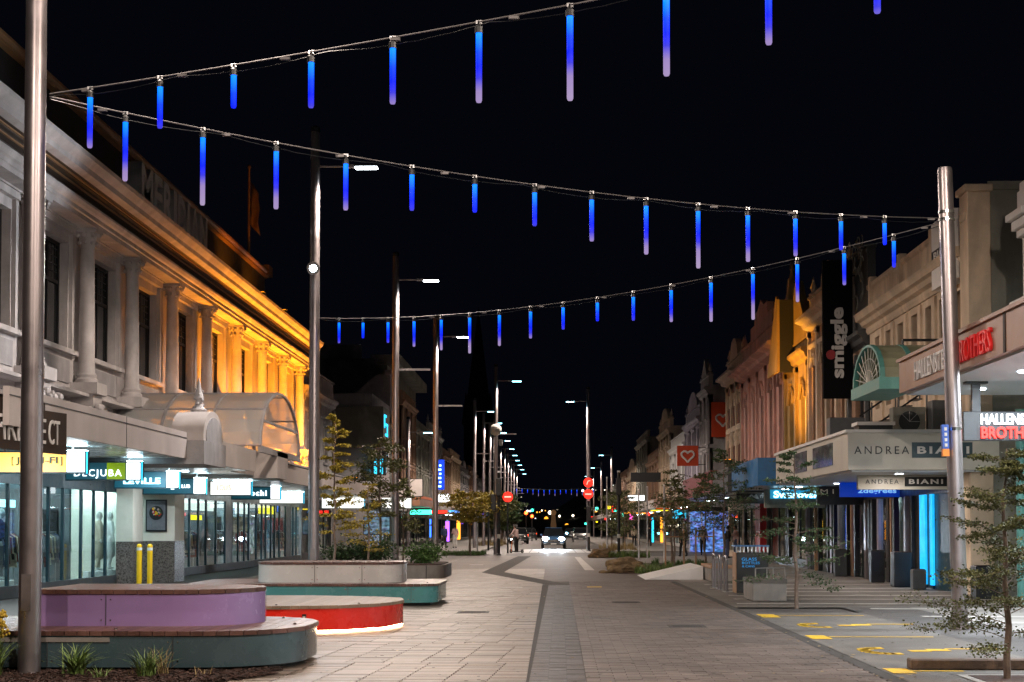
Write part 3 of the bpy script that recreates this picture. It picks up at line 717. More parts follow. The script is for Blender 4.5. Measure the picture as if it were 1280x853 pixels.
m = MB(); m.box(XF, XF+.5, y0b, y1b, 5.02, 5.1); m.box(XF, XF+.12, y0b, y1b, 4.5, 4.62); m.build('plinth_moulding', M['stone'], ML)
def moulding(name, n, X, prof, ya, yb, mat, parent):
    """prof: list of (projection, z) swept along y"""
    m = MB(); pts = [(X + n*p, z) for p, z in prof]; pts = [(X-n*.3, prof[0][1])] + pts + [(X-n*.3, prof[-1][1])]
    v = [(p[0], ya, p[1]) for p in pts] + [(p[0], yb, p[1]) for p in pts]; k = len(pts)
    m.add(v, [tuple(range(k)), tuple(range(2*k-1, k-1, -1))] + [(i, (i+1) % k, k+(i+1) % k, k+i) for i in range(k)])
    return m.build(name, mat, parent)
moulding('architrave', 1, XF, [(.62, 9.46), (.62, 9.58), (.66, 9.6), (.66, 9.7), (.72, 9.74), (.78, 9.82), (.78, 9.88)], y0b, y1b+.3, M['stone'], ML)
m = MB(); m.box(XF-.2, XF+.5, y0b, y1b+.2, 9.881, 10.15); m.build('frieze', M['frieze'], ML)
moulding('bed_moulding', 1, XF, [(.52, 10.12), (.6, 10.16), (.64, 10.2), (.64, 10.25), (.72, 10.28), (.74, 10.33), (.84, 10.36)], y0b, y1b+.35, M['frieze'], ML)  # shade under the cornice put into the moulding's colour
for pz in (10.17, 10.30):
    m = MB(); m.box(XF+.6 + (pz-10.17)*.9, XF+.66 + (pz-10.17)*.9, y0b, y1b+.36, pz, pz+.035); m.build('orange_lit_fillet', M['goldtrim'], ML)  # narrow strips coloured as lines of orange light
moulding('cornice', 1, XF, [(.84, 10.362), (1.02, 10.42), (1.04, 10.55), (1.1, 10.6), (1.2, 10.7), (1.22, 10.8), (1.0, 10.84)], y0b, y1b+.5, M['stone'], ML)
m = MB(); m.box(-24, -13.3, y0b, 69.8, 10.2, 13.3); m.build('attic', M['attic'], ML)
moulding('attic_rail', 1, -13.3, [(0, 13.2), (.14, 13.25), (.14, 13.33), (.22, 13.4), (.22, 13.48), (.1, 13.52)], y0b, 70.1, M['goldtrim'], ML)
for i, y in enumerate(range(72, 76, 1)):
    pass
m = MB()
m.box(-13.5, -13.46, 70.2, 78, 12.0, 12.04)
for k in range(8): m.box(-13.5, -13.46, 70.4+k, 70.44+k, 10.8, 12.0)
m.build('roof_rail', M['steel_d'], ML)
m = MB(); m.box(-13.6, -13.05, 69.4, 70.4, 13.3, 13.75); m.build('attic_block', M['goldtrim'], ML)
# letters
word = 'MERIDIAN'; ya = 46.6; yb = 55.6; wd = [1.35, 1.0, 1.12, .42, 1.12, .42, 1.15, 1.15]; gap = (yb-ya-sum(wd))/7
y = ya
for ch, w in zip(word, wd):
    text(ch, M['white'], ML, (-13.0, y+w/2, 12.35), w, 1.32, '+x', ext=.26, name='roof_letter', bold=.03); y += w + gap
# flagpole
fp = thing('flagpole', 'flagpole with limp flag on the roof of the columned building', 'flagpole', (-13.9, 69, 10))
m = MB(); m.lathe((-13.9, 69, 10.2), [(.07, 0), (.05, 7.9), (.08, 7.95), (.08, 8.05), (.02, 8.12)], 10); m.build('pole', M['goldtrim'], fp, smooth=True)
v = []; f = []
for i in range(9):
    for j in range(5):
        v.append((-13.83 + .1*j + .04*sin(i*1.3+j), 69 + .09*sin(j*2.2 + i*.6), 17.5 - i*.24 - j*.14))
for i in range(8):
    for j in range(4): a = i*5+j; f.append((a, a+1, a+6, a+5))
fl = raw('flag', v, f, M['goldtrim'], fp, smooth=True); md = fl.modifiers.new('s', 'SOLIDIFY'); md.thickness = .012
# veranda
VR = thing('veranda', 'white street veranda roof along the front of the columned building', 'veranda', (-10.4, 45, 0))
def veranda_seg(ya, yb, x1=-8.3, z0=3.18, z1=3.78, fm=None):
    m = MB(); m.box(x1-.1, x1, ya, yb, z0, z1); m.build('fascia', fm or M['fascia'], VR)
    m = MB(); m.box(-12.5, x1-.1, ya, yb, 3.66, 3.72); m.build('roof_sheet', M['stone2'], VR)
    y = ya
    while y < yb - .01:
        ye = min(y+.3, yb); m = MB(); m.box(-12.5, x1-.1, y+.006, ye-.006, z0+.02, z0+.05); m.build('soffit_board', M['soffit'], VR); y = ye
    m = MB(); m.box(-12.5, x1-.101, ya, yb, z0+.055, z0+.08); m.build('soffit_backing', M['black'], VR)
veranda_seg(23, 34.3); 
m = MB(); m.box(-8.3, -8.29, 23, 34.3, 3.64, 3.655); 
m.build('fascia_joint', M['dgrey'], VR)
for y in (29.4,): m = MB(); m.box(-8.299, -8.293, y, y+.02, 3.18, 3.78); m.build('fascia_joint', M['dgrey'], VR)
veranda_seg(36.6, 42.4); veranda_seg(42.4, 45.2, -8.9)
# big square element of the veranda with curved pediment
m = MB(); m.box(-12.4, -7.9, 34.3, 36.6, 3.06, 3.6); m.build('pediment_base', M['stone2'], VR)
def half(y0, y1, zb, rise, n=12): c = (y0+y1)/2; w = (y1-y0)/2; return [(y0, 3.6), (y1, 3.6), (y1, zb)] + [(c + w*cos(a), zb + rise*sin(a)) for a in [pi*k/n for k in range(1, n)]] + [(y0, zb)]
m = MB(); m.prism(half(34.45, 36.5, 3.72, .62), 'x', -8.7, -7.95); m.build('curved_pediment', M['fascia'], VR, smooth=True)
m = MB(); m.prism(half(34.7, 36.3, 3.74, .45), 'x', -7.95, -7.93); m.build('pediment_panel', M['stone2'], VR)
m = MB(); m.lathe((-8.3, 35.45, 4.3), [(.17, 0), (.19, .08), (.1, .16), (.08, .3), (.12, .36), (.08, .5), (.04, .7), (.012, .85)], 10)
for q in range(14): m.ball((-8.3+.09*sin(q*2.4), 35.45+.1*cos(q*2.4), 4.36+q*.042), .06*(1-q/20), 6, 5)
m.build('finial', M['stone'], VR, smooth=True)
m = MB(); m.box(-12.5, -8.2, 45.2, 47.0, 3.1, 3.9); m.build('fascia_block', M['fascia'], VR)
veranda_seg(47.0, 74.5, -8.35, 3.05, 3.6)
for k, y in enumerate((25, 28, 31, 35, 38.5, 42, 45.8, 49, 53, 57, 61, 65, 69, 73)):
    m = MB(); m.cyl((-10.2, y, 3.19), (-10.2, y, 3.17), .1, n=14); m.build('downlight', M['e_down'], VR)
    la = bpy.data.lights.new('downlight_lamp', 'AREA'); la.shape = 'DISK'; la.size = .2; la.energy = 105; la.color = (.78, .92, 1); lo = bpy.data.objects.new('downlight_lamp', la); C.objects.link(lo); lo.location = Vector((-10.2, y, 3.16)) - VR.location; lo.parent = VR
# barrel vault over the entrance
BV = thing('glass_barrel_canopy', 'glazed barrel vault canopy on top of the veranda, orange light inside its open end', 'canopy', (-10.3, 46, 3.7))
yc, rw = 46.0, 3.35; zb = 3.95; rh = 1.75
def arc(t, r=1.0): return (yc + rw*r*cos(t), zb + rh*r*sin(t))
N_ = 14
for xi in (-12.45, -11.1, -9.7, -8.25):
    m = MB()
    for k in range(N_):
        a, b = arc(pi*k/N_), arc(pi*(k+1)/N_); a2, b2 = arc(pi*k/N_, .965), arc(pi*(k+1)/N_, .965)
        m.add([(xi-.04,*a),(xi+.04,*a),(xi+.04,*b),(xi-.04,*b),(xi-.04,*a2),(xi+.04,*a2),(xi+.04,*b2),(xi-.04,*b2)], [(0,1,2,3),(4,7,6,5),(0,4,5,1),(3,2,6,7),(0,3,7,4),(1,5,6,2)])
    m.build('arched_rib', M['stone2'], BV)
for (xa, xb) in ((-12.41, -11.14), (-11.06, -9.74), (-9.66, -8.29)):
    for (ka, kb) in ((0, 3), (3, 6), (6, 8), (8, 11), (11, 14)):
        m = MB()
        for k in range(ka, kb):
            a, b = arc(pi*k/N_, .985), arc(pi*(k+1)/N_, .985); m.add([(xa,*a),(xb,*a),(xb,*b),(xa,*b)], [(0,1,2,3)])
        m.build('glass_panel', M['glass_v'], BV)
m = MB()
for k in (0, 3, 6, 8, 11, 14):
    a = arc(pi*k/N_, .99); m.cyl((-12.45, *a), (-8.2, *a), .03, n=6)
m.build('purlin', M['stone2'], BV)
m = MB(); m.box(-8.3, -8.2, yc-rw*.99, yc+rw*.99, zb-.2, zb-.02); m.box(-8.28, -8.22, yc-rw*.9, yc+rw*.9, zb+.7, zb+.76); m.build('tie_beam', M['stone2'], BV)
for y in (yc-1.2, yc+1.2): m = MB(); m.box(-8.29, -8.21, y-.03, y+.03, 3.7, zb-.2); m.build('strut', M['stone2'], BV)
# floodlights on veranda: orange uplights on the far half
def flood(x, y, z, label, e, col=(1.0, .29, .006), aim=(-.45, 0, 1), spot=140, blend=.9):
    t = thing('floodlight', label, 'floodlight', (x, y, z), 'floodlights on the verandas')
    m = MB(); m.box(x-.16, x+.16, y-.2, y+.2, z+.12, z+.3); m.build('housing', M['black'], t, bevel=.02)
    m = MB(); m.box(x-.03, x+.03, y-.03, y+.03, z, z+.12); m.build('bracket', M['black'], t)
    if e:
        m = MB(); m.box(x-.13, x+.13, y-.17, y+.17, z+.3, z+.31); m.build('lens', em('flood_lens', col, 6) if 'flood_lens' not in bpy.data.materials else bpy.data.materials['flood_lens'], t)
        la = bpy.data.lights.new('flood', 'SPOT'); la.energy = e; la.color = col; la.spot_size = R(spot); la.spot_blend = blend; la.shadow_soft_size = .12
        lo = bpy.data.objects.new('flood_beam', la); C.objects.link(lo); lo.parent = t; lo.location = (0, 0, .36)
        lo.rotation_euler = Vector(aim).to_track_quat('-Z', 'Y').to_euler()
    return t
for k, y in enumerate((55.6, 61, 66.5, 71.5)):
    flood(-11.55, y, 3.72, ['nearest', 'second', 'third', 'farthest'][k] + ' orange floodlight on the veranda roof shining up the columns', 4200, aim=(-.32, .06, 1))
flood(-9.4, 72.5, 3.72, 'orange floodlight low on the veranda edge at the far end of the columned building', 1600, aim=(-.7, -.1, .8))
for k, y in enumerate((61, 66)):  # cornice floodlights added to tint the attic rail orange
    flood(-11.75, y, 10.84, ['nearer', 'farther'][k] + ' small orange floodlight added on the cornice to light the attic rail', 260, aim=(-1, .2, 1.1), spot=110)
flood(-10.3, 51.4, 3.72, 'orange floodlight added beyond the glass vault to light its panes from behind', 1100, aim=(0, -1, .45), spot=150)  # added lamp, lights the vault glass from behind
flood(-11.3, 48.2, 3.72, 'orange floodlight added inside the glass barrel vault to tint it', 900, aim=(-.35, .25, 1))  # added lamp, puts orange into the vault's open end
flood(-9.6, 40.0, 3.72, 'unlit black floodlight on the veranda roof before the glass vault', 0)
for k, y in enumerate((29.0, 31.5)): flood(-11.4, y, 3.72, ['unlit black floodlight above the left signs, the nearer one', 'unlit black floodlight above the left signs, the farther one'][k], 0)
# shopfront
SF = ML
m = MB(); m.box(-12.6, -12.4, 24, 74.5, 2.62, 3.66); m.build('bulkhead', M['teal_frame'], SF)
m = MB(); m.box(-12.5, -12.35, 24, 74.5, 0, .28); m.build('stall_riser', M['dgrey'], SF)
m = MB(); m.box(-19.0, -12.5, 24, 74.5, 2.98, 3.1); m.build('shop_ceiling', M['white'], SF)
m = MB(); m.box(-19.0, -12.45, 24, 74.5, 0, .03); m.build('shop_floor', M['concrete'], SF)
m = MB(); m.box(-17.3, -17.1, 24, 74.5, 0, 3.0); m.build('shop_back_wall', M['shop_wall'], SF)
for k in range(22): m = MB(); m.box(-17.09, -16.9, 25+k*2.2, 26.6+k*2.2, .4, 2.4); m.build('wall_display', [M['cloth_k'], M['sh_dim'], M['wood'], M['cloth_g']][k % 4], SF)
for y in (24.0, 33.4, 40.4, 46.8, 52.2, 58, 66): m = MB(); m.box(-17.1, -12.9, y-.08, y+.08, .03, 2.97); m.build('shop_party_wall', M['cream'] if y in (46.8,) else M['shop_wall'], SF)
for y in (33.3, 40.3, 52.1, 57.9, 65.9, 74.4):
    for k in range(3): m = MB(); m.box(-16.6+k*1.2, -15.6+k*1.2, y-.08, y-.02, .5+.2*k, 2.1); m.build('wall_display', [M['cloth_k'], M['sh_warm'], M['wood'], M['sh_dim'], M['cloth_r'], M['cloth_g']][(k+int(y)) % 6], SF)
for y in [25.5+1.9*k for k in range(26)]:
    for x in (-14.0, -16.2):
        m = MB(); m.box(x-.6, x+.6, y-.14, y+.14, 2.9, 2.96); m.build('ceiling_light', M['e_ceil'], SF)
for (ya_, yb_, za_, zb_, mt_) in ((53, 55.4, 2.25, 2.6, 'face_white'), (55.8, 58, 2.25, 2.6, 'face_white'), (54, 56, 1.9, 2.08, 'e_yellow'), (47.6, 50.4, 2.2, 2.55, 'face_white'), (62, 64.5, 2.2, 2.6, 'face_white'), (67, 71, 2.25, 2.6, 'e_yellow'), (25.5, 27, 2.1, 2.3, 'face_white'), (35.2, 36.4, 2.1, 2.28, 'e_lettercy'), (60, 61.4, .6, 2.1, 'sh_blue'), (49.0, 50.2, .5, 1.9, 'sh_warm'), (65, 66, .5, 2.2, 'sh_pale'), (69, 70.2, .5, 2.0, 'sh_cool')):  # glowing panels added to brighten the shop windows
    m = MB(); m.box(-13.0, -12.96, ya_, yb_, za_, zb_); m.build('window_glow_panel', M[mt_], SF)
yy = 24.2; rr = random.Random(5)
gap_skip = [(44.9, 46.1)]
while yy < 74:
    w = rr.choice([1.1, 1.3, .9, 1.5]) if yy < 52 else rr.choice([.9, 1.2, 1.6])
    m = MB(); m.box(-12.46, -12.39, yy-.045, yy+.045, .28, 2.62); m.build('mullion', M['teal_frame'], SF)
    m = MB(); m.box(-12.44, -12.43, yy+.05, min(yy+w, 74.4)-.05, .28, 2.62); m.build('shop_pane', M['glass'], SF)
    if rr.random() < .1:
        m = MB(); m.box(-12.47, -12.40, yy+.05, yy+w-.05, .28, 2.62); m.build('door_leaf', M['teal_frame'], SF)
    yy += w
m = MB(); m.box(-12.38, -11.2, 44.9, 46.1, 0, 1.22); pil = m.build('pillar_base', M['granite'], SF)
m = MB(); m.box(-12.38, -11.21, 44.91, 46.09, 1.221, 3.1); m.build('pillar_shaft', M['cream'], SF)
m = MB(); m.box(-12.38, -11.9, 42.9, 44.0, 0, 1.22); m.build('pillar_base', M['granite'], SF)
m = MB(); m.box(-12.38, -11.91, 42.91, 43.99, 1.221, 3.1); m.build('pillar_shaft', M['cream'], SF)
# poster
ps = thing('framed_poster', 'black framed food poster on the cream pillar', 'poster', (-11.75, 44.88, 1.5))
m = MB(); m.box(-12.06, -11.43, 44.84, 44.89, 1.5, 2.45); m.build('frame', M['black'], ps)
m = MB(); m.box(-12.02, -11.47, 44.83, 44.84, 1.55, 2.41); m.build('print', M['cloth_g'], ps)
m = MB(); m.cyl((-11.74, 44.828, 2.05), (-11.74, 44.815, 2.05), .21, n=20); m.build('plate', M['black'], ps)
rr = random.Random(2)
for k in range(26):
    a = rr.uniform(0, 2*pi); r = rr.uniform(0, .15); m = MB()
    m.ball((-11.74+r*cos(a), 44.81, 2.06+r*sin(a)), rr.uniform(.02, .04), 6, 4, (1, .3, 1)); m.build('food', [M['red'], M['leaf_g'], M['yellow'], M['cloth_p']][k % 4], ps)
text('FRESH EVERY DAY', M['white'], ps, (-11.74, 44.82, 1.72), .3, .03) if 0 else None
for (x, k) in ((-11.6, 0), (-11.22, 1)):
    t = thing('bollard', ['left yellow bollard with white band before the granite pillar', 'right yellow bollard with white band before the granite pillar'][k], 'bollard', (x, 43.6+.5*k, 0), 'yellow bollards')
    yb_ = 42.5 - .3*k; t.location = (x, yb_, 0)
    m = MB(); m.lathe((x, yb_, 0), [(.075, 0), (.075, .98)], 14); m.build('post', M['yellow'], t, smooth=True)
    m = MB(); m.lathe((x, yb_, .98), [(.077, 0), (.077, .08)], 14); m.build('band', M['white'], t)
    m = MB(); m.lathe((x, yb_, 1.06), [(.075, 0), (.075, .06), (.04, .1)], 14); m.build('cap', M['yellow'], t)
# hanging light-box signs under the veranda
def hsign(label, x0, x1, y, z0, z1, facemat, white=True, body=None, txt=None, side=-1):
    t = thing('hanging_sign', label, 'shop sign', ((x0+x1)/2, y, z1), 'lit signs hanging under the left veranda' if side < 0 else None)
    m = MB(); m.box(x0, x1, y, y+.2, z0, z1); m.build('casing', body or M['teal_frame'], t)
    xw = x1 - (x1-x0)*.2 if white else x1-.03
    m = MB(); m.box(x0+.03, xw-.01, y-.012, y, z0+.03, z1-.03); m.build('face', facemat, t)
    if white: m = MB(); m.box(xw+.01, x1-.03, y-.013, y, z0+.03, z1-.03); m.build('lit_panel', M['e_white'], t)
    m = MB(); m.box(x1, x1+.012, y+.0, y+.05, z0, z1); m.build('edge_glow', M['e_cyan'], t)
    m = MB(); m.box((xw if white else x0+.1), x1-.02, y+.02, y+.18, z1, z1+.012); m.build('top_glow', M['e_top'], t)
    for xx in (x0+.3, x1-.3): m = MB(); m.box(xx-.02, xx+.02, y+.08, y+.12, z1, 3.2); m.build('hanger', M['steel_d'], t)
    if txt:
        s, mt, cx, cz, w, h = txt; text(s, mt, t, (cx, y-.016, cz), w, h, ext=.006)
    return t
M['green_face'] = pm('green_sign_face', (.10, .16, .01), .4, 0, .3, 2, 0)
M['face_teal'] = em('dim_teal_sign_face', (.01, .09, .13), .35)
M['face_green'] = em('lime_backlit_face', (.16, .26, .0), .8, .6, 1.1)
M['tx_green'] = pm('dark_green_letters', (.02, .05, .01), .5, 0, .1, 3, 0)
M['tx_gold'] = pm('gold_letters', (.55, .38, .10), .5, 0, .1, 3, 0)
s1 = hsign('yellow and orange lit sign reading JB HI-FI at far left', -10.95, -9.02, 29.2, 2.66, 3.10, M['e_jb'])
text('JB HI-FI', M['tx_green'], s1, (-9.98, 29.17, 2.90), .82, .16, bold=.015); text('[', M['tx_green'], s1, (-10.45, 29.17, 2.90), .035, .17); text(']', M['tx_green'], s1, (-9.50, 29.17, 2.90), .035, .17)
s2 = hsign('dark green lit sign reading DECJUBA beside the yellow sign', -10.95, -9.22, 33.9, 2.67, 3.1, M['face_teal'])
m = MB(); m.box(-10.0, -9.58, 33.882, 33.888, 2.7, 3.07); m.build('green_panel', M['face_green'], s2)
text('DECJUBA', M['e_letter'], s2, (-10.2, 33.87, 2.82), 1.07, .2, spacing=1.25)
s3 = hsign('dark teal lit sign with half hidden glowing letters before the cream pillar', -11.5, -9.77, 39.6, 2.64, 3.1, M['face_teal'])
text('LEVILLE', M['e_lettercy'], s3, (-10.75, 39.57, 2.84), .98, .16, bold=.03)
s4 = hsign('dark teal lit sign reading THE COFFEE CLUB', -11.9, -10.04, 43.9, 2.58, 3.06, M['face_teal'])
text('COFFEE', M['e_letter'], s4, (-11.45, 43.87, 2.82), .5, .1, bold=.02); text('CLUB', M['e_letter'], s4, (-10.68, 43.87, 2.82), .34, .1, bold=.02)
m = MB(); m.cyl((-11.02, 43.875, 2.82), (-11.02, 43.86, 2.82), .1, n=18); dd = m.build('round_logo', M['e_letter'], s4)
text('C', M['teal_frame'], dd, (-11.02, 43.85, 2.82), .1, .13, bold=.02)
s5 = hsign('bright white lit sign with faint gold letters', -10.55, -9.25, 46.6, 2.60, 3.06, M['face_white'], white=False)
text('LOUIS', M['tx_gold'], s5, (-10.1, 46.57, 2.85), .42, .17)
s6 = hsign('dark teal lit sign reading moochi', -11.2, -9.47, 52.8, 2.6, 3.05, M['face_teal'])
text('moochi', M['e_letter'], s6, (-10.45, 52.77, 2.83), 1.0, .2, bold=.03, spacing=1.2)
s7 = hsign('plain white lit sign nearest the lamp post under the veranda', -11.75, -9.95, 60.7, 2.58, 3.05, M['face_white'], white=False)
s8 = hsign('yellow and white lit sign behind the young yellow tree', -11.2, -9.1, 73.6, 2.55, 3.2, M['face_white'], white=False)
text('sale', M['yellow'], s8, (-10.1, 73.57, 2.9), .9, .3)
# dark board hung on the veranda fascia at the left edge
bd = thing('fascia_sign_board', 'dark brown board with pale capital letters on the veranda edge behind the left pole', 'shop sign', (-8.3, 24, 3.2))
a, b = Vector((-8.9, 21.0)), Vector((-8.13, 25.0)); dv = (b-a).normalized(); nv = Vector((dv.y, -dv.x))
def brd(m, u0, u1, z0, z1, o0, o1):
    P = [a+dv*u0+nv*o0, a+dv*u1+nv*o0, a+dv*u1+nv*o1, a+dv*u0+nv*o1]
    m.add([(p.x, p.y, z0) for p in P]+[(p.x, p.y, z1) for p in P], [(0,3,2,1),(4,5,6,7),(0,1,5,4),(1,2,6,5),(2,3,7,6),(3,0,4,7)])
Lb = (b-a).length
m = MB(); brd(m, 0, Lb, 2.82, 3.5, 0, .08); m.build('board', M['frieze'], bd)
m = MB(); brd(m, 0, Lb-.7, 3.5, 3.62, .0, .08); m.build('top_rail', M['frieze'], bd)
for s, u, w in (('FIRES', 2.42, 1.02), ('PE', 3.2, .36), ('CT', Lb-.42, .34)):
    o = text(s, M['white'], None, (0, 0, 0), w, .40, 'cam', ext=.01)
    ang = math.atan2(dv.y, dv.x); c = a+dv*u+nv*.09
    o.rotation_euler = (0, 0, ang); o.parent = bd; o.location = Vector((c.x, c.y, 3.16)) - bd.location
# ================================================================ PEOPLE
def remesh(o, v, smooth=True):
    md = o.modifiers.new('one_surface', 'REMESH'); md.mode = 'VOXEL'; md.voxel_size = v; md.use_smooth_shade = True
    s = o.modifiers.new('soften', 'SMOOTH'); s.iterations = 3; s.factor = .4
def capsule(m, a, b, ra, rb, n=12):
    m.cyl(a, b, ra, rb, n); m.ball(a, ra, n, 8); m.ball(b, rb, n, 8)
def figure(P, parent, skin, top, legs, shoes, hair, vox=.011, skirt=None, longcoat=False, base=(0, 0, 0), rz=0):
    """P: joint dict; builds body / top / trousers / shoes / hair as children, local to parent"""
    def V(k): return Vector(P[k])
    m = MB()
    capsule(m, V('neck')-Vector((0, 0, .06)), V('head')-Vector((0, 0, .04)), .052, .05)
    h = V('head'); f = Vector(P.get('face', (0, 1, 0))).normalized()
    m.ball(h+Vector((0, 0, .015)), .098, 14, 10, (.82, .98, 1.12)); m.ball(h+f*.03+Vector((0, 0, -.06)), .062, 12, 8, (.85, .9, .9))
    m.ball(h+f*.1+Vector((0, 0, -.015)), .016, 8, 6, (.8, 1, 1.3))
    sd = f.cross(Vector((0, 0, 1)))
    for s in (-1, 1): m.ball(h+sd*s*.083, .024, 8, 6, (.5, .8, 1.2)); m.ball(h+f*.085+sd*s*.03+Vector((0,0,.012)), .012, 6, 5)
    m.ball(h+f*.09+Vector((0, 0, -.058)), .016, 8, 5, (1.4, .6, .5))
    capsule(m, V('pelvis'), V('chest'), .125, .14); capsule(m, V('chest'), V('neck'), .13, .06)
    capsule(m, V('shL'), V('shR'), .06, .06)
    for s in 'LR':
        capsule(m, V('sh'+s), V('el'+s), .052, .042); capsule(m, V('el'+s), V('wr'+s), .042, .028)
        w = V('wr'+s); d = (w - V('el'+s)).normalized(); pd = Vector(P.get('palm'+s, (1 if s == 'L' else -1, 0, 0))); ac = d.cross(pd).normalized(); pn = ac.cross(d).normalized()
        capsule(m, w, w+d*.05, .03, .034)
        for q, (o_, L) in enumerate(((-.028, .062), (-.010, .072), (.008, .068), (.026, .054))):
            k0 = w + d*.07 + ac*o_; k1 = k0 + d*L*.5 + pn*.008; k2 = k1 + d*L*.35 + pn*.022
            capsule(m, k0, k1, .0105, .0098, 8); capsule(m, k1, k2, .0098, .0088, 8)
        t0 = w + d*.025 - ac*.03; t1 = t0 + (d*.6 - ac*.8).normalized()*.035; capsule(m, t0, t1, .013, .011, 8); capsule(m, t1, t1 + d*.028, .011, .0095, 8)
        capsule(m, V('hip'+s), V('kn'+s), .085, .058); capsule(m, V('kn'+s), V('an'+s), .055, .036)
        capsule(m, V('an'+s)-Vector((0, 0, .03)), V('toe'+s), .04, .03)
    b = m.build('body', skin, parent, local=True); remesh(b, vox)
    if top:
        m = MB(); capsule(m, V('pelvis')+Vector((0, 0, .02)), V('chest'), .155, .168); capsule(m, V('chest'), V('neck')-Vector((0, 0, .05)), .155, .075); capsule(m, V('shL'), V('shR'), .082, .082)
        for s in 'LR': capsule(m, V('sh'+s), V('el'+s), .075, .06); capsule(m, V('el'+s), V('wr'+s)-(V('wr'+s)-V('el'+s))*.1, .06, .042)
        if longcoat: capsule(m, V('pelvis'), V('pelvis')+Vector((0, 0, -.45)), .17, .2)
        o = m.build('jacket', top, parent, local=True); remesh(o, .016)
    if legs:
        m = MB(); capsule(m, V('hipL'), V('hipR'), .115, .115)
        for s in 'LR': capsule(m, V('hip'+s), V('kn'+s), .105, .076); capsule(m, V('kn'+s), V('an'+s)+Vector((0, 0, .03)), .076, .06)
        o = m.build('trousers', legs, parent, local=True); remesh(o, .016)
    if shoes:
        for s in 'LR':
            m = MB(); capsule(m, V('an'+s)-Vector((0, 0, .035)), V('toe'+s), .055, .042); o = m.build('shoe', shoes, parent, local=True); remesh(o, .014)
    if hair:
        m = MB(); m.ball(h+Vector((0, 0, .035))-f*.018, .108, 14, 10, (.86, .98, 1.02)); o = m.build('hair', hair, parent, smooth=True, local=True)
        for vv in o.data.vertices:
            q = vv.co - h
            if q.dot(f) > .045 and q.z < .06: vv.co -= f*(q.dot(f)-.04)
def pose(walk=0, arms='down', lean=0):
    P = dict(pelvis=(0,0,.96), chest=(0,.0+lean,1.28), neck=(0,.01+lean*1.4,1.46), head=(0,.03+lean*1.6,1.61),
             shL=(-.17,lean*1.2,1.40), shR=(.17,lean*1.2,1.40), elL=(-.24,-.04+lean,1.13), elR=(.24,-.04+lean,1.13), wrL=(-.25,.06+lean,.89), wrR=(.25,.06+lean,.89),
             hipL=(-.09,0,.93), hipR=(.09,0,.93), knL=(-.1,.04,.50), knR=(.1,.04,.50), anL=(-.1,0,.09), anR=(.1,0,.09), toeL=(-.11,.15,.045), toeR=(.11,.15,.045))
    if walk:
        w = walk
        P.update(knL=(-.1,.18*w,.52), anL=(-.1,.26*w,.09), toeL=(-.1,.26*w+.15,.05), knR=(.1,.02,.50), anR=(.1,-.30*w,.13), toeR=(.1,-.30*w+.13,.05),
                 elL=(-.24,-.14*w,1.14), wrL=(-.24,-.1*w,.91), elR=(.24,.06*w,1.13), wrR=(.23,.24*w,.95))
    if arms == 'bars':
        P.update(elL=(-.27,.14+lean,1.16), elR=(.27,.14+lean,1.16), wrL=(-.2,.38,1.06), wrR=(.2,.38,1.06))
    if arms == 'phone':
        P.update(elL=(-.25,.03,1.13), wrL=(-.08,.26,1.2), face=(0, .9, -.45))
    return P
def person(label, loc, rz, P, top, legs, group=None, hair=None, sc=1.0, longcoat=False):
    t = thing('person', label, 'person', loc, group, rz); t.scale = (sc, sc, sc)
    figure(P, t, M['skin'], top, legs, M['rubber'], hair or M['hair'], longcoat=longcoat); return t
person('person in grey jacket and black trousers walking on the right footpath before the blue shop', (8.9, 90, 0), R(170), pose(.7), M['cloth_g'], M['cloth_k'])
person('person in olive jacket and dark trousers walking behind the planted stakes at right', (7.4, 86, 0), R(20), pose(.8), M['cloth_o'], M['cloth_k'])
person('person in black coat leaning towards another beside the red column', (9.4, 82, 0), R(-80), pose(0, 'phone', .04), M['cloth_k'], M['denim'], 'couple by the red column')
person('person in pale top and blue jeans beside the red column', (9.9, 82.3, 0), R(100), pose(.4), M['cloth_p'], M['denim'], 'couple by the red column')
person('person in beige coat farther down the right footpath under the yellow sign', (6.9, 128, .1), R(190), pose(.6), M['cloth_b'], M['cloth_k'])
person('person in black far down the right footpath under the yellow sign', (8.1, 127, .1), R(10), pose(.5), M['cloth_k'], M['cloth_k'])
person('person in pale top standing by the blue lit shop at left beyond the parking sign', (-7.4, 116, .1), R(30), pose(.0, 'phone'), M['cloth_p'], M['cloth_w'])
person('person in dark jacket beside the blue lit shop at left', (-8.1, 114, .1), R(200), pose(.6), M['cloth_u'], M['cloth_k'])
# scooter rider
sc_ = thing('kick_scooter', 'electric kick scooter with orange stem carrying a rider at the crossing', 'scooter', (-2.28, 98, 0), rz=R(55))
m = MB(); m.box(-.07, .07, -.38, .3, .09, .13); m.build('deck', M['black'], sc_, local=True)
m = MB(); m.cyl((0, .42, .12), (0, .36, 1.05), .022, n=10); m.build('stem', M['e_orange'] if 0 else pm('orange_plastic', (.7, .15, .03), .4), sc_, local=True)
m = MB(); m.cyl((-.26, .36, 1.06), (.26, .36, 1.06), .016, n=8); m.build('handlebar', M['black'], sc_, local=True)
for y in (.45, -.45):
    m = MB()
    for k in range(16):
        a, b = 2*pi*k/16, 2*pi*(k+1)/16; m.cyl((0, y+.09*cos(a), .115+.09*sin(a)), (0, y+.09*cos(b), .115+.09*sin(b)), .026, n=6)
    w = m.build('wheel', M['rubber'], sc_, local=True); m = MB(); m.cyl((-.02, y, .115), (.02, y, .115), .05, n=12); m.build('hub', M['chrome'], w, local=True)
    m = MB(); m.box(-.04, .04, y-.1, y+.1, .23, .245); m.build('mudguard', M['black'], sc_, local=True)
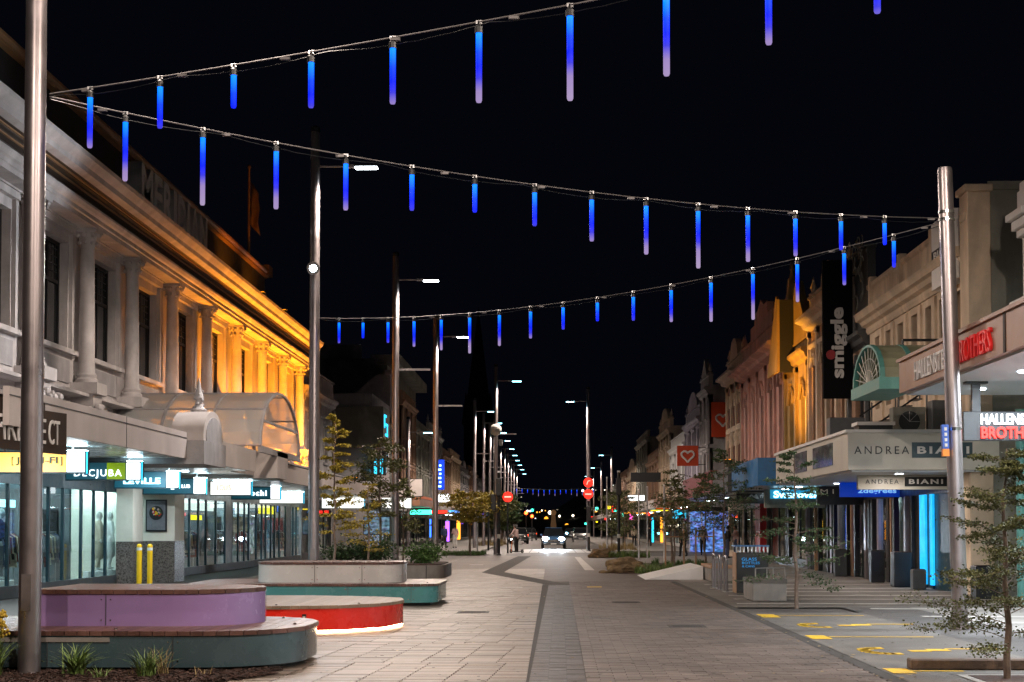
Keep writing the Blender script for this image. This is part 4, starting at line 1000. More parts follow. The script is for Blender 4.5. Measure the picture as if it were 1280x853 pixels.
m = MB(); m.cyl((0, .39, .9), (0, .43, .9), .03, n=10); m.build('scooter_lamp', M['e_head'], sc_, local=True)
rd = person('person in pale pink top and black trousers riding a scooter over the crossing', (-2.28, 98, .06), R(55), pose(0, 'bars', .06), M['cloth_p'], M['cloth_k'])
# ================================================================ SHOP INTERIOR THINGS
def rack(label, x, y, L=1.5, mats=None, hgt=1.5):
    t = thing('clothes_rack', label, 'clothes rack', (x, y, .03), 'clothes racks inside the left shops')
    m = MB()
    for s in (-1, 1): m.cyl((x, y+s*L/2, .03), (x, y+s*L/2, hgt), .015, n=6); m.cyl((x-.22, y+s*L/2, .045), (x+.22, y+s*L/2, .045), .015, n=6)
    m.cyl((x, y-L/2, hgt), (x, y+L/2, hgt), .015, n=6); m.build('rail', M['galv'], t)
    rr = random.Random(int(x*10+y*7)); n = int(L/.13)
    for k in range(n):
        yy = y-L/2+.1+k*.13+rr.uniform(-.02, .02); ln = rr.uniform(.6, 1.0); g = MB(); w = rr.uniform(.17, .23)
        g.prism([(x-.03, hgt-.04), (x-w, hgt-.14), (x-w-.03, hgt-.55), (x-w*.75, hgt-.5), (x-w*.9, hgt-ln), (x+w*.9, hgt-ln), (x+w*.75, hgt-.5), (x+w+.03, hgt-.55), (x+w, hgt-.14), (x+.03, hgt-.04)], 'y', yy-.025, yy+.025)
        g.build('garment', rr.choice(mats or [M['cloth_k'], M['cloth_g'], M['cloth_w'], M['cloth_r'], M['cloth_u'], M['cloth_b']]), t)
rk = [(-13.2, 39.4), (-13.3, 53.2), (-13.3, 55.4), (-13.2, 59.2), (-13.4, 61.3), (-13.3, 65.4), (-13.2, 67.2), (-13.4, 70.0), (-13.1, 72.6), (-13.4, 26.5), (-14.6, 28), (-13.3, 30.2), (-14.5, 32), (-13.6, 34.6), (-15, 36.6), (-13.9, 38.2), (-13.6, 41.4), (-13.8, 47.4), (-14.9, 49.2), (-13.5, 50.5), (-14.2, 54), (-13.7, 57), (-14.6, 60), (-13.8, 63.5), (-14.0, 68), (-15.5, 71)]
for i, (x, y) in enumerate(sorted(rk, key=lambda p: p[1])):
    rack('%s clothes rack %s the glass in the left shops' % ((['first'] + ordn + ['eighteenth', 'nineteenth', 'twentieth', 'twenty first', 'twenty second', 'twenty third', 'twenty fourth', 'twenty fifth', 'last'])[i], 'close behind' if x > -14 else 'set back from'), x, y)
def mannequin(label, x, y, rz, top, legs, h=.35, lc=False):
    t = thing('mannequin', label, 'mannequin', (x, y, h), 'mannequins in the left shop window', rz)
    figure(pose(.15), t, M['cloth_w'], top, legs, None, None, vox=.014, longcoat=lc)
    m = MB(); m.box(-.35, .35, -.35, .35, -h+.04, -.0); m.build('plinth', M['white'], t, local=True)
mannequin('mannequin in long beige robe in the shop window left of the pillar', -13.15, 43.75, R(-60), M['cloth_b'], M['cloth_b'], lc=True)
mannequin('mannequin in white coat behind the robe', -13.3, 45.35, R(-50), M['cloth_w'], M['cloth_w'], lc=True)
mannequin('mannequin in black clothes near the dark green sign', -13.2, 36.0, R(-70), M['cloth_k'], M['cloth_g'])
mannequin('mannequin in pale dress in the window right of the pillar', -13.2, 48.8, R(-60), M['cloth_w'], M['cloth_w'], lc=True)
mannequin('mannequin in navy clothes deeper in the right window', -13.4, 51.6, R(-60), M['cloth_u'], M['cloth_k'])
# red banner inside, hanging
hb = thing('hanging_poster', 'maroon and black poster hanging inside the glass left of the dark green sign', 'poster', (-13.0, 33.0, 2.3))
m = MB(); m.box(-13.0, -12.98, 32.6, 33.9, .5, 2.2); pp = m.build('print', M['cloth_k'], hb)
m = MB(); m.box(-12.979, -12.97, 32.7, 33.8, 1.3, 2.1); m.build('print_panel', M['cloth_r'], hb)
m = MB(); m.box(-12.979, -12.97, 32.9, 33.6, 1.05, 1.12); m.build('glowing_print_line', M['e_orange'], hb)  # printed line given a glow of its own
# ================================================================ RIGHT SIDE
def small(name, parts, label, cat, loc, group=None): pass
# Hallenstein canopy
HC = thing('shop_canopy', 'wide shop canopy with copper brown fascia and white underside at upper right', 'canopy', (8.4, 24, 4.15))
m = MB(); m.box(6.6, 6.72, 12, 29, 4.16, 4.74); m.build('fascia', M['brown_fascia'], HC)
m = MB(); m.box(6.72, 10.3, 28.9, 29.0, 4.16, 4.7); m.build('end_fascia', M['brown_fascia'], HC)
for y in (18.6, 22.2): m = MB(); m.box(6.585, 6.6, y, y+.1, 4.16, 4.76); m.build('cover_strip', M['frieze'], HC)
m = MB(); m.box(6.55, 6.74, 12, 29.02, 4.74, 4.8); m.build('flashing', M['brown_fascia'], HC)
m = MB(); m.box(6.72, 10.3, 12, 28.9, 4.12, 4.158); m.build('soffit', M['canopy_white'], HC)
m = MB(); m.box(6.72, 10.3, 12, 28.9, 4.6, 4.66); m.build('roof_sheet', M['roofdark'], HC)
for (x, y) in ((7.5, 17), (9.2, 17), (7.5, 20.5), (9.2, 20.5), (7.6, 24.5), (9.3, 24.5), (7.7, 27.6), (9.2, 27.6)):
    m = MB(); m.cyl((x, y, 4.118), (x, y, 4.10), .13, n=16); m.build('downlight', M['e_down'], HC)
    la = bpy.data.lights.new('downlight_lamp', 'AREA'); la.shape = 'DISK'; la.size = .24; la.energy = 150; la.color = (.85, .93, 1); lo = bpy.data.objects.new('downlight_lamp', la); C.objects.link(lo); lo.location = Vector((x, y, 4.09)) - HC.location; lo.parent = HC
text('HALLENSTEIN', M['white'], HC, (6.59, 26.4, 4.44), 2.5, .34, '-x', ext=.03); text('BROTHERS', em('dim_red_letter', (.7, .015, .015), .12), HC, (6.59, 23.8, 4.44), 1.9, .36, '-x', ext=.04)
text('HALLENST', M['white'], HC, (6.57, 26.75, 4.44), 1.75, .3, '-x', ext=.02) if 0 else None
hs = thing('hanging_sign', 'slate sign with white HALLENSTEIN and red BROTHERS letters hanging under the brown canopy', 'shop sign', (8.6, 26.2, 4.1))
m = MB(); m.box(7.05, 10.1, 26.2, 26.4, 3.1, 3.6); m.build('panel', M['dgrey'], hs, bevel=.01)
m = MB(); m.box(7.22, 7.36, 26.25, 26.35, 3.6, 4.12); m.box(7.1, 7.48, 26.2, 26.4, 4.08, 4.12); m.build('hanger', M['dgrey'], hs)
text('HALLENSTEIN', M['e_letter'], hs, (7.90, 26.17, 3.465), 1.12, .185, ext=.02, bold=.02); text('BROTHERS', M['e_red2'], hs, (7.88, 26.17, 3.235), 1.08, .2, ext=.02, bold=.03)
# building above that canopy (only its far white pilaster shows)
HB = thing('shop_building', 'shop building with white column at the right edge above the brown canopy', 'building', (14, 24, 0))
m = MB(); m.box(10.4, 20, 8, 33.0, 4.8, 8.6); m.box(10.4, 20, 8, 35.9, 0, .02); m.build('wall', M['greywall'], HB)
m = MB(); m.box(11.5, 20, 8, 35.8, 0.02, 4.1); m.build('shop_back', M['cream'], HB)
m = MB()
for k, (dx, z0, z1) in enumerate(((.0, 4.8, 6.0), (.1, 6.0, 6.1), (.18, 6.1, 6.35), (.28, 6.35, 6.5), (.0, 6.5, 7.9), (.12, 7.9, 8.05), (.22, 8.05, 8.25), (.34, 8.25, 8.4), (.1, 8.4, 8.9), (.05, 8.9, 9.1))):
    m.box(10.22-dx, 10.7+dx, 32.4-dx, 33.1+dx*.3, z0, z1)
m.build('pilaster', M['white'], HB, bevel=.01)
m = MB(); m.cyl((10.15, 32.2, 6.4), (9.0, 30.5, 4.75), .022, n=8); m.build('tie_rod', M['white'], HB)
for (yy, w) in ((9, .3), (14, .3), (19, .3), (24, .3), (30.2, .3), (33.2, .3)):
    m = MB(); m.box(10.28, 10.55, yy-w/2, yy+w/2, 0, 4.1); m.build('shop_pier', M['cream3'], HB)
m = MB(); m.box(10.4, 10.5, 9.2, 33.1, 2.9, 4.1); m.build('shop_header', M['greywall'], HB)
m = MB(); m.box(10.4, 10.5, 9.2, 33.1, 0.02, .5); m.build('stall_riser', M['dgrey'], HB)
for k in range(10):
    ya = 9.2 + k*2.39; m = MB(); m.box(10.46, 10.47, ya+.05, ya+2.34, .5, 2.9); m.build('shop_pane', M['glass'], HB)
    m = MB(); m.box(10.42, 10.5, ya-.03, ya+.05, .5, 2.9); m.build('mullion', M['white'], HB)
for (yy) in (13, 18, 23, 28, 32): m = MB(); m.box(10.8, 11.3, yy-.1, yy+.1, 3.9, 3.96); m.build('ceiling_light', M['e_ceil'], HB)
m = MB(); m.lathe((9.85, 32.2, 0), [(.16, 0), (.16, .1), (.1, .14), (.1, 4.1)], 16); gp = m.build('veranda_post', M['teal_trim'], HB, smooth=True)
# cream building with cornice
R1 = thing('cream_building', 'two storey cream building with heavy cornice behind the short right pole', 'building', (14, 42, 0))
XR = 10.1
wy = [37.8, 39.4, 40.9, 42.5, 44.2, 45.8, 47.3]
hl = [(c-.36, c+.36, 5.3, 7.55) for c in wy[1:]] + [(36.9, 38.5, 5.0, 7.5)]
m = MB(); wall_grid(m, -1, XR, 36.4, 48.4, 3.0, 8.9, hl, .3); m.build('wall', M['cream2'], R1)
m = MB(); m.box(XR+.31, 24, 36.4, 48.4, 0, 8.8); m.build('core', M['greywall'], R1)
m = MB(); m.box(XR+.2, 24, 36.0, 36.4, 0, 9.75); m.box(XR+.2, 24, 35.94, 36.0, 9.6, 9.8); m.build('side_wall', M['greywall'], R1)
m = MB(); m.box(XR-.3, XR+.25, 35.9, 36.6, 0, 9.55); m.box(XR-.38, XR+.3, 35.84, 36.66, 9.55, 9.72); m.box(XR-.34, XR+.1, 36.0, 36.5, 8.9, 9.1); m.build('corner_pilaster', M['cream2'], R1, bevel=.02)
m = MB(); m.box(XR+.4, XR+.7, 35.86, 35.94, 6.1, 6.2); m.box(XR+.3, XR+.42, 35.8, 35.94, 6.05, 6.25); m.box(XR+.62, XR+.75, 35.8, 35.94, 6.05, 6.25); m.build('wall_lights', M['white'], R1)
moulding('cornice', -1, XR, [(.05, 7.75), (.1, 7.85), (.1, 7.95), (.24, 8.0), (.3, 8.12), (.42, 8.16), (.46, 8.3), (.5, 8.36), (.1, 8.42)], 36.6, 48.5, M['cream2'], R1)
moulding('parapet', -1, XR, [(.02, 8.42), (.02, 9.15), (.08, 9.2), (.08, 9.32)], 36.6, 48.5, M['cream2'], R1)
for y in (40.2, 43.9, 47.9): m = MB(); m.box(XR-.12, XR+.1, y-.14, y+.14, 8.42, 9.5); m.build('parapet_pier', M['cream2'], R1)
for (a, b, c, d) in hl: window(R1, -1, XR+.26, a, b, c, d, 2 if b-a > 1 else 1, (.5,), fmat=M['brown'])
m = MB()
for c in [38.7]+[(a+b)/2 for a, b in zip(wy[1:-1], wy[2:])]: m.box(XR-.07, XR, c-.16, c+.16, 4.4, 7.7)
m.build('strip_pilasters', M['cream2'], R1)
for q, c in enumerate([38.7]): pass
sp = thing('wall_sign', 'tall white panel with a black plaque on the cream building next to its corner pilaster', 'shop sign', (9.9, 37.4, 8))
m = MB(); m.box(9.7, 10.08, 36.8, 38.9, 7.65, 9.35); m.build('panel', M['white'], sp)
m = MB(); m.box(9.68, 9.7, 36.9, 38.8, 8.3, 8.62); m.build('plaque', M['black'], sp)
text('BIANI', M['white'], sp, (9.675, 37.8, 8.46), 1.5, .2, '-x')
# rooftop gear over the Biani canopy
def acunit(label, x, y, z, w, d, h, fan=True):
    t = thing('air_conditioner', label, 'air conditioner', (x, y, z), 'air conditioners on the right canopy roof')
    m = MB(); m.box(x-w/2, x+w/2, y-d/2, y+d/2, z, z+h); m.build('case', M['dgrey'] if not fan else M['greywall'], t, bevel=.015)
    if fan:
        m = MB(); m.cyl((x, y-d/2-.002, z+h*.5), (x, y-d/2-.02, z+h*.5), h*.36, n=20); g = m.build('grille', M['black'], t)
        m = MB()
        for k in range(4): m.cyl((x, y-d/2-.025, z+h*.5), (x+h*.34*cos(k*pi/4), y-d/2-.025, z+h*.5+h*.34*sin(k*pi/4)), .008, n=4)
        m.build('grille_bar', M['galv'], g)
acunit('grey air conditioner with round fan on the canopy roof above BIANI', 8.75, 37.6, 3.85, .8, .4, .72)
acunit('dark boxy air conditioner closest to the short pole', 9.6, 37.2, 3.85, .8, .5, .85, False)
acunit('pale box unit on the canopy roof left of the fan unit', 7.6, 39.5, 3.85, .9, .5, .6, False)
vent = thing('roof_vent', 'low black vent box with white lid on the Biani canopy roof', 'vent', (7.6, 36.6, 3.85))
m = MB(); m.box(7.3, 8.1, 36.3, 36.9, 3.84, 4.05); m.build('box', M['black'], vent); m = MB(); m.box(7.25, 8.15, 36.25, 36.95, 4.05, 4.13); m.build('lid', M['white'], vent)
rl = thing('fire_escape', 'black metal stair with rails slanting up behind the Biani canopy', 'stair', (8.6, 38.5, 3.9))
m = MB()
for zz in (0, .5): m.cyl((7.7, 38.2, 3.9+zz), (10.0, 38.2, 5.5+zz), .025, n=6)
for k in range(4): m.cyl((8.0+k*.6, 38.2, 4.0+k*.42), (8.0+k*.6, 38.2, 4.75+k*.42), .02, n=6)
m.cyl((8.6, 37.9, 3.85), (8.6, 37.9, 5.6), .03, n=6); m.cyl((9.3, 37.9, 3.85), (9.3, 37.9, 5.1), .025, n=6); m.build('rail', M['black'], rl)
for k in range(9): m = MB(); m.box(7.8+k*.25, 8.02+k*.25, 38.2, 38.8, 3.95+k*.174, 3.98+k*.174); m.build('tread', M['black'], rl)
# Andrea Biani canopy
AB = thing('shop_canopy', 'boxy white shop canopy reading ANDREA BIANI, facing the viewer behind the short pole', 'canopy', (8.6, 40, 2.95))
m = MB(); m.box(6.9, 10.4, 35.6, 35.7, 2.96, 3.83); m.build('front_panel', M['cream3'], AB)
m = MB(); m.box(6.84, 10.45, 35.55, 47.0, 3.83, 3.9); m.build('flashing', M['white'], AB)
hl = [(37.5, 40.3, 3.15, 3.7), (41.3, 43.3, 3.15, 3.7)]
m = MB(); m.box(6.9, 7.0, 35.7, 47, 2.96, 3.83); m.build('side_fascia', M['cream3'], AB)
for (a, b, c, d) in hl: m = MB(); m.box(6.88, 6.9, a, b, c, d); m.build('picture_panel', M['sh_dim'], AB)
m = MB(); m.box(7.0, 10.1, 35.7, 47, 2.92, 2.955); m.build('soffit', M['canopy_white'], AB)
for k, (x, y) in enumerate(((8.4, 37), (8.4, 41), (8.4, 45))):  # downlights added to brighten the footpath below
    m = MB(); m.cyl((x, y, 2.92), (x, y, 2.905), .09, n=14); m.build('downlight', M['e_down'], AB)
    la = bpy.data.lights.new('downlight_lamp', 'AREA'); la.shape = 'DISK'; la.size = .2; la.energy = 40; la.color = (1, .86, .74); lo = bpy.data.objects.new('downlight_lamp', la); C.objects.link(lo); lo.location = Vector((x, y, 2.89)) - AB.location; lo.parent = AB
m = MB(); m.box(8.38, 9.78, 35.585, 35.6, 3.24, 3.6); pl = m.build('dark_plaque', M['teal_frame'], AB)
text('ANDREA', M['black'], AB, (7.68, 35.59, 3.42), 1.27, .18, ext=.006, spacing=1.4); text('BIANI', M['white'], pl, (9.1, 35.575, 3.42), 1.2, .17, ext=.006, spacing=1.3, bold=.03)
a2 = thing('hanging_sign', 'pale hanging sign reading ANDREA BIANI below the bigger one', 'shop sign', (8.7, 38, 2.9))
m = MB(); m.box(7.6, 9.86, 38, 38.15, 2.56, 2.99); m.build('panel', M['cream3'], a2, bevel=.008)
m = MB(); m.box(8.76, 9.8, 37.985, 38, 2.64, 2.87); pl = m.build('dark_plaque', M['black'], a2)
text('ANDREA', M['dgrey'], a2, (8.2, 37.99, 2.76), .82, .11, ext=.006, spacing=1.4); text('BIANI', M['white'], pl, (9.28, 37.975, 2.76), .84, .12, ext=.006, spacing=1.3, bold=.03)
a3 = thing('hanging_sign', 'royal blue hanging sign reading 2degrees', 'shop sign', (9.3, 44, 2.9))
m = MB(); m.box(8.3, 10.2, 44, 44.15, 2.5, 2.93); m.build('panel', M['e_blue3'], a3); text('2degrees', em('pale_blue_letters', (.25, .6, 1), .7), a3, (9.35, 43.98, 2.66), 1.1, .18, ext=.006, bold=.02)
a4 = thing('hanging_sign', 'black hanging sign with thin capital letters beside the blue one', 'shop sign', (9.1, 49, 2.9))
m = MB(); m.box(8.5, 10.2, 49, 49.15, 2.35, 2.95); m.build('panel', M['black'], a4); text('M I', M['cloth_w'], a4, (8.82, 48.98, 2.78), .42, .14, ext=.006)
a5 = thing('hanging_sign', 'pale sign with bright cyan white Swarovski letters behind the wispy tree', 'shop sign', (9.0, 56, 2.9))
m = MB(); m.box(7.8, 10.0, 56, 56.2, 2.35, 3.02); m.build('panel', M['greywall'], a5); m = MB(); m.box(8.0, 10.0, 55.985, 56, 2.68, 3.02); f_ = m.build('lit_strip', em('cyan_strip', (.02, .35, .6), .5), a5)
text('Swarovski', M['e_lettercy'], f_, (9.0, 55.97, 2.84), 1.75, .26, ext=.006, bold=.03)
a6 = thing('hanging_sign', 'black sign with mountain mark and macpac letters', 'shop sign', (8.4, 62, 2.9))
m = MB(); m.box(7.5, 9.3, 62, 62.2, 2.6, 3.15); m.build('panel', M['black'], a6); text('macpac', M['letter_grey'], a6, (8.85, 61.98, 2.86), .8, .16, ext=.006, bold=.02)
m = MB(); m.prism([(7.85, 2.75), (8.1, 3.0), (8.2, 2.9), (8.3, 3.0), (8.4, 2.8), (8.3, 2.8), (8.2, 2.84), (8.1, 2.92), (7.95, 2.75)], 'y', 61.97, 61.995); m.build('mountain_mark', M['letter_grey'], a6)
# teal barrel awning
GA = thing('barrel_awning', 'green barrel vault awning with teal ribs beside the brown canopy', 'canopy', (8.3, 31.3, 4.3))
ya, yb, zb2, rh2 = 30.9, 33.7, 4.66, .8
def arc2(t, r=1): return ((ya+yb)/2 + (yb-ya)/2*r*cos(t), zb2 + rh2*r*sin(t))
for xi, w in ((6.7, .05), (7.3, .05), (7.95, .05), (9.3, .06)):
    m = MB()
    for k in range(12):
        a, b = arc2(pi*k/12, 1.015), arc2(pi*(k+1)/12, 1.015); c, d = arc2(pi*k/12, .95), arc2(pi*(k+1)/12, .95)
        m.add([(xi-w,*a),(xi+w,*a),(xi+w,*b),(xi-w,*b),(xi-w,*c),(xi+w,*c),(xi+w,*d),(xi-w,*d)], [(0,1,2,3),(4,7,6,5),(0,4,5,1),(3,2,6,7),(0,3,7,4),(1,5,6,2)])
    m.build('rib', M['teal_trim'], GA)
m = MB()
for k in range(12):
    a, b = arc2(pi*k/12), arc2(pi*(k+1)/12); m.add([(6.7,*a),(10.1,*a),(10.1,*b),(6.7,*b)], [(0,1,2,3)])
m.build('vault_sheet', pm('dull_green_sheet', (.22, .22, .14), .5, 0, .25, 3, .1), GA, smooth=True)
m = MB()
for k in range(1, 12):
    a = arc2(pi*k/12, .95); m.cyl((6.7, (ya+yb)/2, zb2), (6.7, *a), .012, n=5)
for r in (.35, .65):
    for k in range(12): m.cyl((6.7, *arc2(pi*k/12, r)), (6.7, *arc2(pi*(k+1)/12, r)), .012, n=5)
m.build('fan_tracery', M['cream3'], GA)
m = MB(); m.box(6.62, 7.45, ya-.05, yb+.05, 4.42, 4.66); m.build('base_beam', M['teal_trim'], GA)
m = MB(); m.path([(7.5, 32.6, 5.4), (7.5, 32.6, 5.62), (8.4, 32.6, 5.62), (8.4, 32.6, 5.4)], .03, 6); m.build('hoop', M['black'], GA)
# ground floor shopfronts right
RS = R1
m = MB(); m.box(10.0, 10.1, 36.6, 60, 2.5, 3.0); m.build('shop_header', M['black'], RS)
m = MB(); m.box(10.9, 11, 36.6, 60, 0, 2.5); m.build('shop_back', M['sh_dim'], RS)
def strip(y0, y1, mat, x=10.05, z0=.0, z1=2.5, nm='shop_panel', d=.06): m = MB(); m.box(x, x+d, y0, y1, z0, z1); return m.build(nm, mat, RS)
for (a, b) in ((40.2, 40.5), (41.0, 41.6)): strip(a, b, M['e_cyan2'], x=9.98, z0=.1, nm='blue_light_panel')
strip(38.2, 40.15, M['teal_frame']); strip(40.5, 41.0, M['teal_frame']); strip(41.6, 42.4, M['black'])
ys = 42.4; rr = random.Random(9)
pal = ['black', 'steel', 'black', 'sh', 'black', 'stake', 'black', 'sh', 'lilac', 'black']
k = 0
while ys < 60:
    w = rr.uniform(.25, .8); c = pal[k % len(pal)]
    if c == 'sh':
        w = rr.uniform(.9, 1.5); strip(ys, ys+w, M['glass'], nm='shop_pane', x=10.08, d=.01)
    else: strip(ys, ys+w*.5, M[c if c in M else 'black'], x=10.0 - rr.uniform(0, .12), nm='shop_pilaster', d=.15)
    ys += w; k += 1
for y in (43.5, 46, 49, 52.5, 56): m = MB(); m.box(10.2, 10.5, y-.06, y+.06, 2.42, 2.47); m.build('shop_light', M['e_purple'] if int(y) % 2 else M['e_ceil'], RS)
for (y, mt_, z0_, z1_) in ((43.2, 'neon_p', .6, 2.3), (46.6, 'neon_b', 1.2, 2.4), (48.3, 'e_red', 1.7, 1.85), (50.4, 'neon_p', .5, 2.4), (53.6, 'neon_b', .8, 2.3), (55.5, 'neon_m', 1, 2.2), (57.5, 'e_lettercy', 1.1, 1.4), (52.2, 'e_lettercy', 1.1, 1.35), (58.5, 'e_orange', 1.2, 1.9)):
    m = MB(); m.box(10.3, 10.36, y, y+.09, z0_, z1_); m.build('neon_tube', M[mt_], RS)
for k in range(7):
    y = 43+k*2.3; m = MB(); m.box(10.5, 10.9, y, y+1.1, .1, 1.0+.25*(k % 3)); m.build('display_shelf', [M['wood'], M['dgrey'], M['cream']][k % 3], RS)
    m = MB(); m.box(10.55, 10.8, y+.2, y+.8, 1.0+.25*(k % 3), 1.35+.25*(k % 3)); m.build('goods', [M['red'], M['bluepaint'], M['white'], M['yellow']][k % 4], RS)
for i, (x, y, w, h, mt, lb) in enumerate(((9.6, 40.2, .34, .52, 'dgrey', 'small blue-grey planter box beside the blue light panels'), (9.55, 41.9, .5, .95, 'black', 'tall black planter box before the shopfront near the blue panels'), (9.6, 45.3, .4, .95, 'black', 'tall black planter box beside the brown shop pillar'), (9.6, 51, .4, .9, 'dgrey', 'dark planter box at the far shop pillars'), (9.8, 34.8, .5, .75, 'black', 'black planter box beside the green post'))):
    t = thing('planter_box', lb, 'planter', (x, y, 0), 'planter boxes by the right shopfronts')
    m = MB(); m.prism([(x-w/2, y-w/2), (x+w/2, y-w/2), (x+w/2, y+w/2), (x-w/2, y+w/2)], 'z', 0, h); m.build('box', M[mt], t, bevel=.02)
    m = MB(); m.box(x-w/2+.03, x+w/2-.03, y-w/2+.03, y+w/2-.03, h, h+.012); m.build('soil', M['mulch'], t)
mq = thing('mannequin', 'mannequin in dark suit in the right shop window', 'mannequin', (10.4, 47.6, .3), None, R(60)); figure(pose(.1), mq, M['cloth_b'], M['cloth_k'], M['cloth_k'], None, None, vox=.016)
# smiggle banner
sb = thing('vertical_banner_sign', 'tall black vertical sign reading smiggle in white', 'shop sign', (9.5, 50.5, 8))
m = MB(); m.box(9.0, 9.98, 50.5, 50.7, 5.9, 10.5); m.build('panel', M['matte_black'], sb)
text('smiggle', M['white'], sb, (9.52, 50.48, 7.75), 2.35, .56, ext=.02, up=True, bold=.035)
m = MB(); m.cyl((9.25, 50.49, 7.35), (9.25, 50.46, 7.35), .16, n=16); m.build('red_dot', pm('dull_red_sign', (.35, .02, .03), .5), sb)
m = MB(); m.cyl((9.98, 50.6, 6.3), (10.3, 50.6, 6.3), .03, n=6); m.cyl((9.98, 50.6, 10.0), (10.3, 50.6, 10.0), .03, n=6); m.build('bracket', M['black'], sb)
# ================================================================ GENERIC STREET BUILDINGS
def building(name, label, n, X, y0, y1, H, mat, wins=3, storeys=((4.4, 7.0),), par=.6, trim=None, wfrac=.45, shop='sh_dim', depth=14, can=None, gable=None, sign=None, arch=False, side_first=True, proj=.35, rows=(.5,), shop_z=2.6):
    cxb = X - n*depth/2
    t = thing(name, label, 'building', (X - n*.1, (y0+y1)/2, 0)); trim = trim or mat
    dy = (y1-y0)/wins; holes = []
    for (za, zb) in storeys:
        for k in range(wins):
            c = y0 + dy*(k+.5); holes.append((c-dy*wfrac/2, c+dy*wfrac/2, za, zb))
    m = MB(); wall_grid(m, n, X, y0, y1, 3.1, H, holes, .25)
    if arch:   # rounded heads: spandrel corner fillets in each opening
        for (a, b, c, d) in holes:
            r = (b-a)/2
            for s in (0, 1):
                q = [(a if s == 0 else b, d)]
                for k in range(6): an = (pi/2)*k/5; q.append(((a+b)/2 + (-1 if s == 0 else 1)*r*cos(an), d - r + r*sin(an)))
                m.prism(q, 'x', X-.03*n, X-.24*n)
    xin = X - n*.26
    m.box(xin, X-n*depth, y0+.02, y1-.02, 0, H-.1)
    m.build('wall', mat, t)
    for hk, (a, b, c, d) in enumerate(holes):
        m = MB(); m.box(X, X+n*.14, a-.12, b+.12, c-.16, c-.04); m.build('window_sill', trim, t); m = MB(); r = (b-a)/2+.1; cy_ = (a+b)/2
        if arch:
            for k in range(8):
                p, q = pi*k/8, pi*(k+1)/8; m.cyl((X+n*.05, cy_+r*cos(p), d-(b-a)/2+r*sin(p)), (X+n*.05, cy_+r*cos(q), d-(b-a)/2+r*sin(q)), .08, n=6)
            m.box(X, X+n*.16, cy_-.1, cy_+.1, d-.05, d+.28)
        else: m.box(X, X+n*.16, a-.14, b+.14, d+.05, d+.2)
        m.build('window_surround', trim, t)
    for (a, b, c, d) in holes: window(t, n, X-n*.22, a, b, c, d, 2, rows, fmat=trim if mat is not trim else M['white'], t=.07)
    moulding('cornice', n, X, [(0, H-.75), (proj*.5, H-.65), (proj*.6, H-.5), (proj, H-.4), (proj, H-.28), (0, H-.22)], y0, y1, trim, t)
    m = MB(); m.box(X-.25*n, X+n*.02, y0, y1, H-.22, H+par); m.box(X-.3*n, X+n*.1, y0, y1, H+par, H+par+.1)
    m.build('parapet', trim, t)
    if len(storeys) > 1 or storeys[0][1] < H-1.6:
        moulding('string_course', n, X, [(0, storeys[0][1]+.3), (.1, storeys[0][1]+.35), (.12, storeys[0][1]+.5), (0, storeys[0][1]+.55)], y0, y1, trim, t)
    # pilasters
    for k in range(wins+1):
        yy = y0+dy*k; w = .16 if 0 < k < wins else .2; ya, yb = max(y0, yy-w), min(y1, yy+w)
        m = MB(); m.box(X, X+n*.12, ya, yb, 3.4, H-.75); m.box(X, X+n*.16, ya, yb, H-1.0, H-.8); m.build('pilaster', trim, t)
    # shopfront
    m = MB(); m.box(X-n*.9, X-n*1.0, y0, y1, 0, 3.1); m.build('shop_back', M[shop], t)
    m = MB(); m.box(X-n*.95, X, y0, y0+.3, 0, 3.1); m.box(X-n*.95, X, y1-.3, y1, 0, 3.1); m.box(X-n*.2, X, y0+.3, y1-.3, shop_z, 3.099); m.box(X-n*.15, X-n*.02, y0+.3, y1-.3, 0, .35); m.build('shop_surround', trim if shop != 'sh_dim' else M['black'], t)
    nn = max(2, int((y1-y0)/2.2))
    for k in range(nn):
        ya = y0+.3+(y1-y0-.6)*k/nn; yb = y0+.3+(y1-y0-.6)*(k+1)/nn
        m = MB(); m.box(X-n*.12, X-n*.04, ya-.04, ya+.04, .35, shop_z); m.build('mullion', M['dgrey'], t)
        m = MB(); m.box(X-n*.09, X-n*.08, ya+.04, yb-.04, .35, shop_z); m.build('shop_pane', M['glass'], t)
    if can:   # canopy: (projection, z0, z1, material)
        p, za, zb, cm = can
        m = MB(); m.box(X+n*(p-.08), X+n*p, y0+.1, y1-.1, za, zb); m.build('canopy_fascia', cm, t)
        m = MB(); m.box(X, X+n*(p-.08), y0+.1, y0+.18, za, zb); m.box(X, X+n*(p-.08), y1-.18, y1-.1, za, zb); m.build('canopy_end', cm, t)
        m = MB(); m.box(X, X+n*(p-.08), y0+.18, y1-.18, za+.02, za+.06); m.build('canopy_soffit', M['soffit'], t)
        m = MB()
        for k in range(2): m.box(X+n*(p*.4), X+n*(p*.4+.25), y0+(y1-y0)*(.3+.4*k)-.06, y0+(y1-y0)*(.3+.4*k)+.06, za-.005, za+.018)
        m.build('canopy_light', M['e_ceil'], t)
    if gable:
        c = (y0+y1)/2; w = (y1-y0)*.5*gable[0]; h = gable[1]; zt = H+par+.1
        if gable[2] == 'curve': pts = [(c-w, zt), (c+w, zt)] + [(c+w*cos(a), zt+h*sin(a)) for a in [pi*k/12 for k in range(1, 12)]]
        elif gable[2] == 'step': pts = [(c-w, zt), (c+w, zt), (c+w, zt+h*.4), (c+w*.6, zt+h*.4), (c+w*.6, zt+h*.75), (c+w*.3, zt+h*.75), (c, zt+h), (c-w*.3, zt+h*.75), (c-w*.6, zt+h*.75), (c-w*.6, zt+h*.4), (c-w, zt+h*.4)]
        else: pts = [(c-w, zt), (c+w, zt), (c, zt+h)]
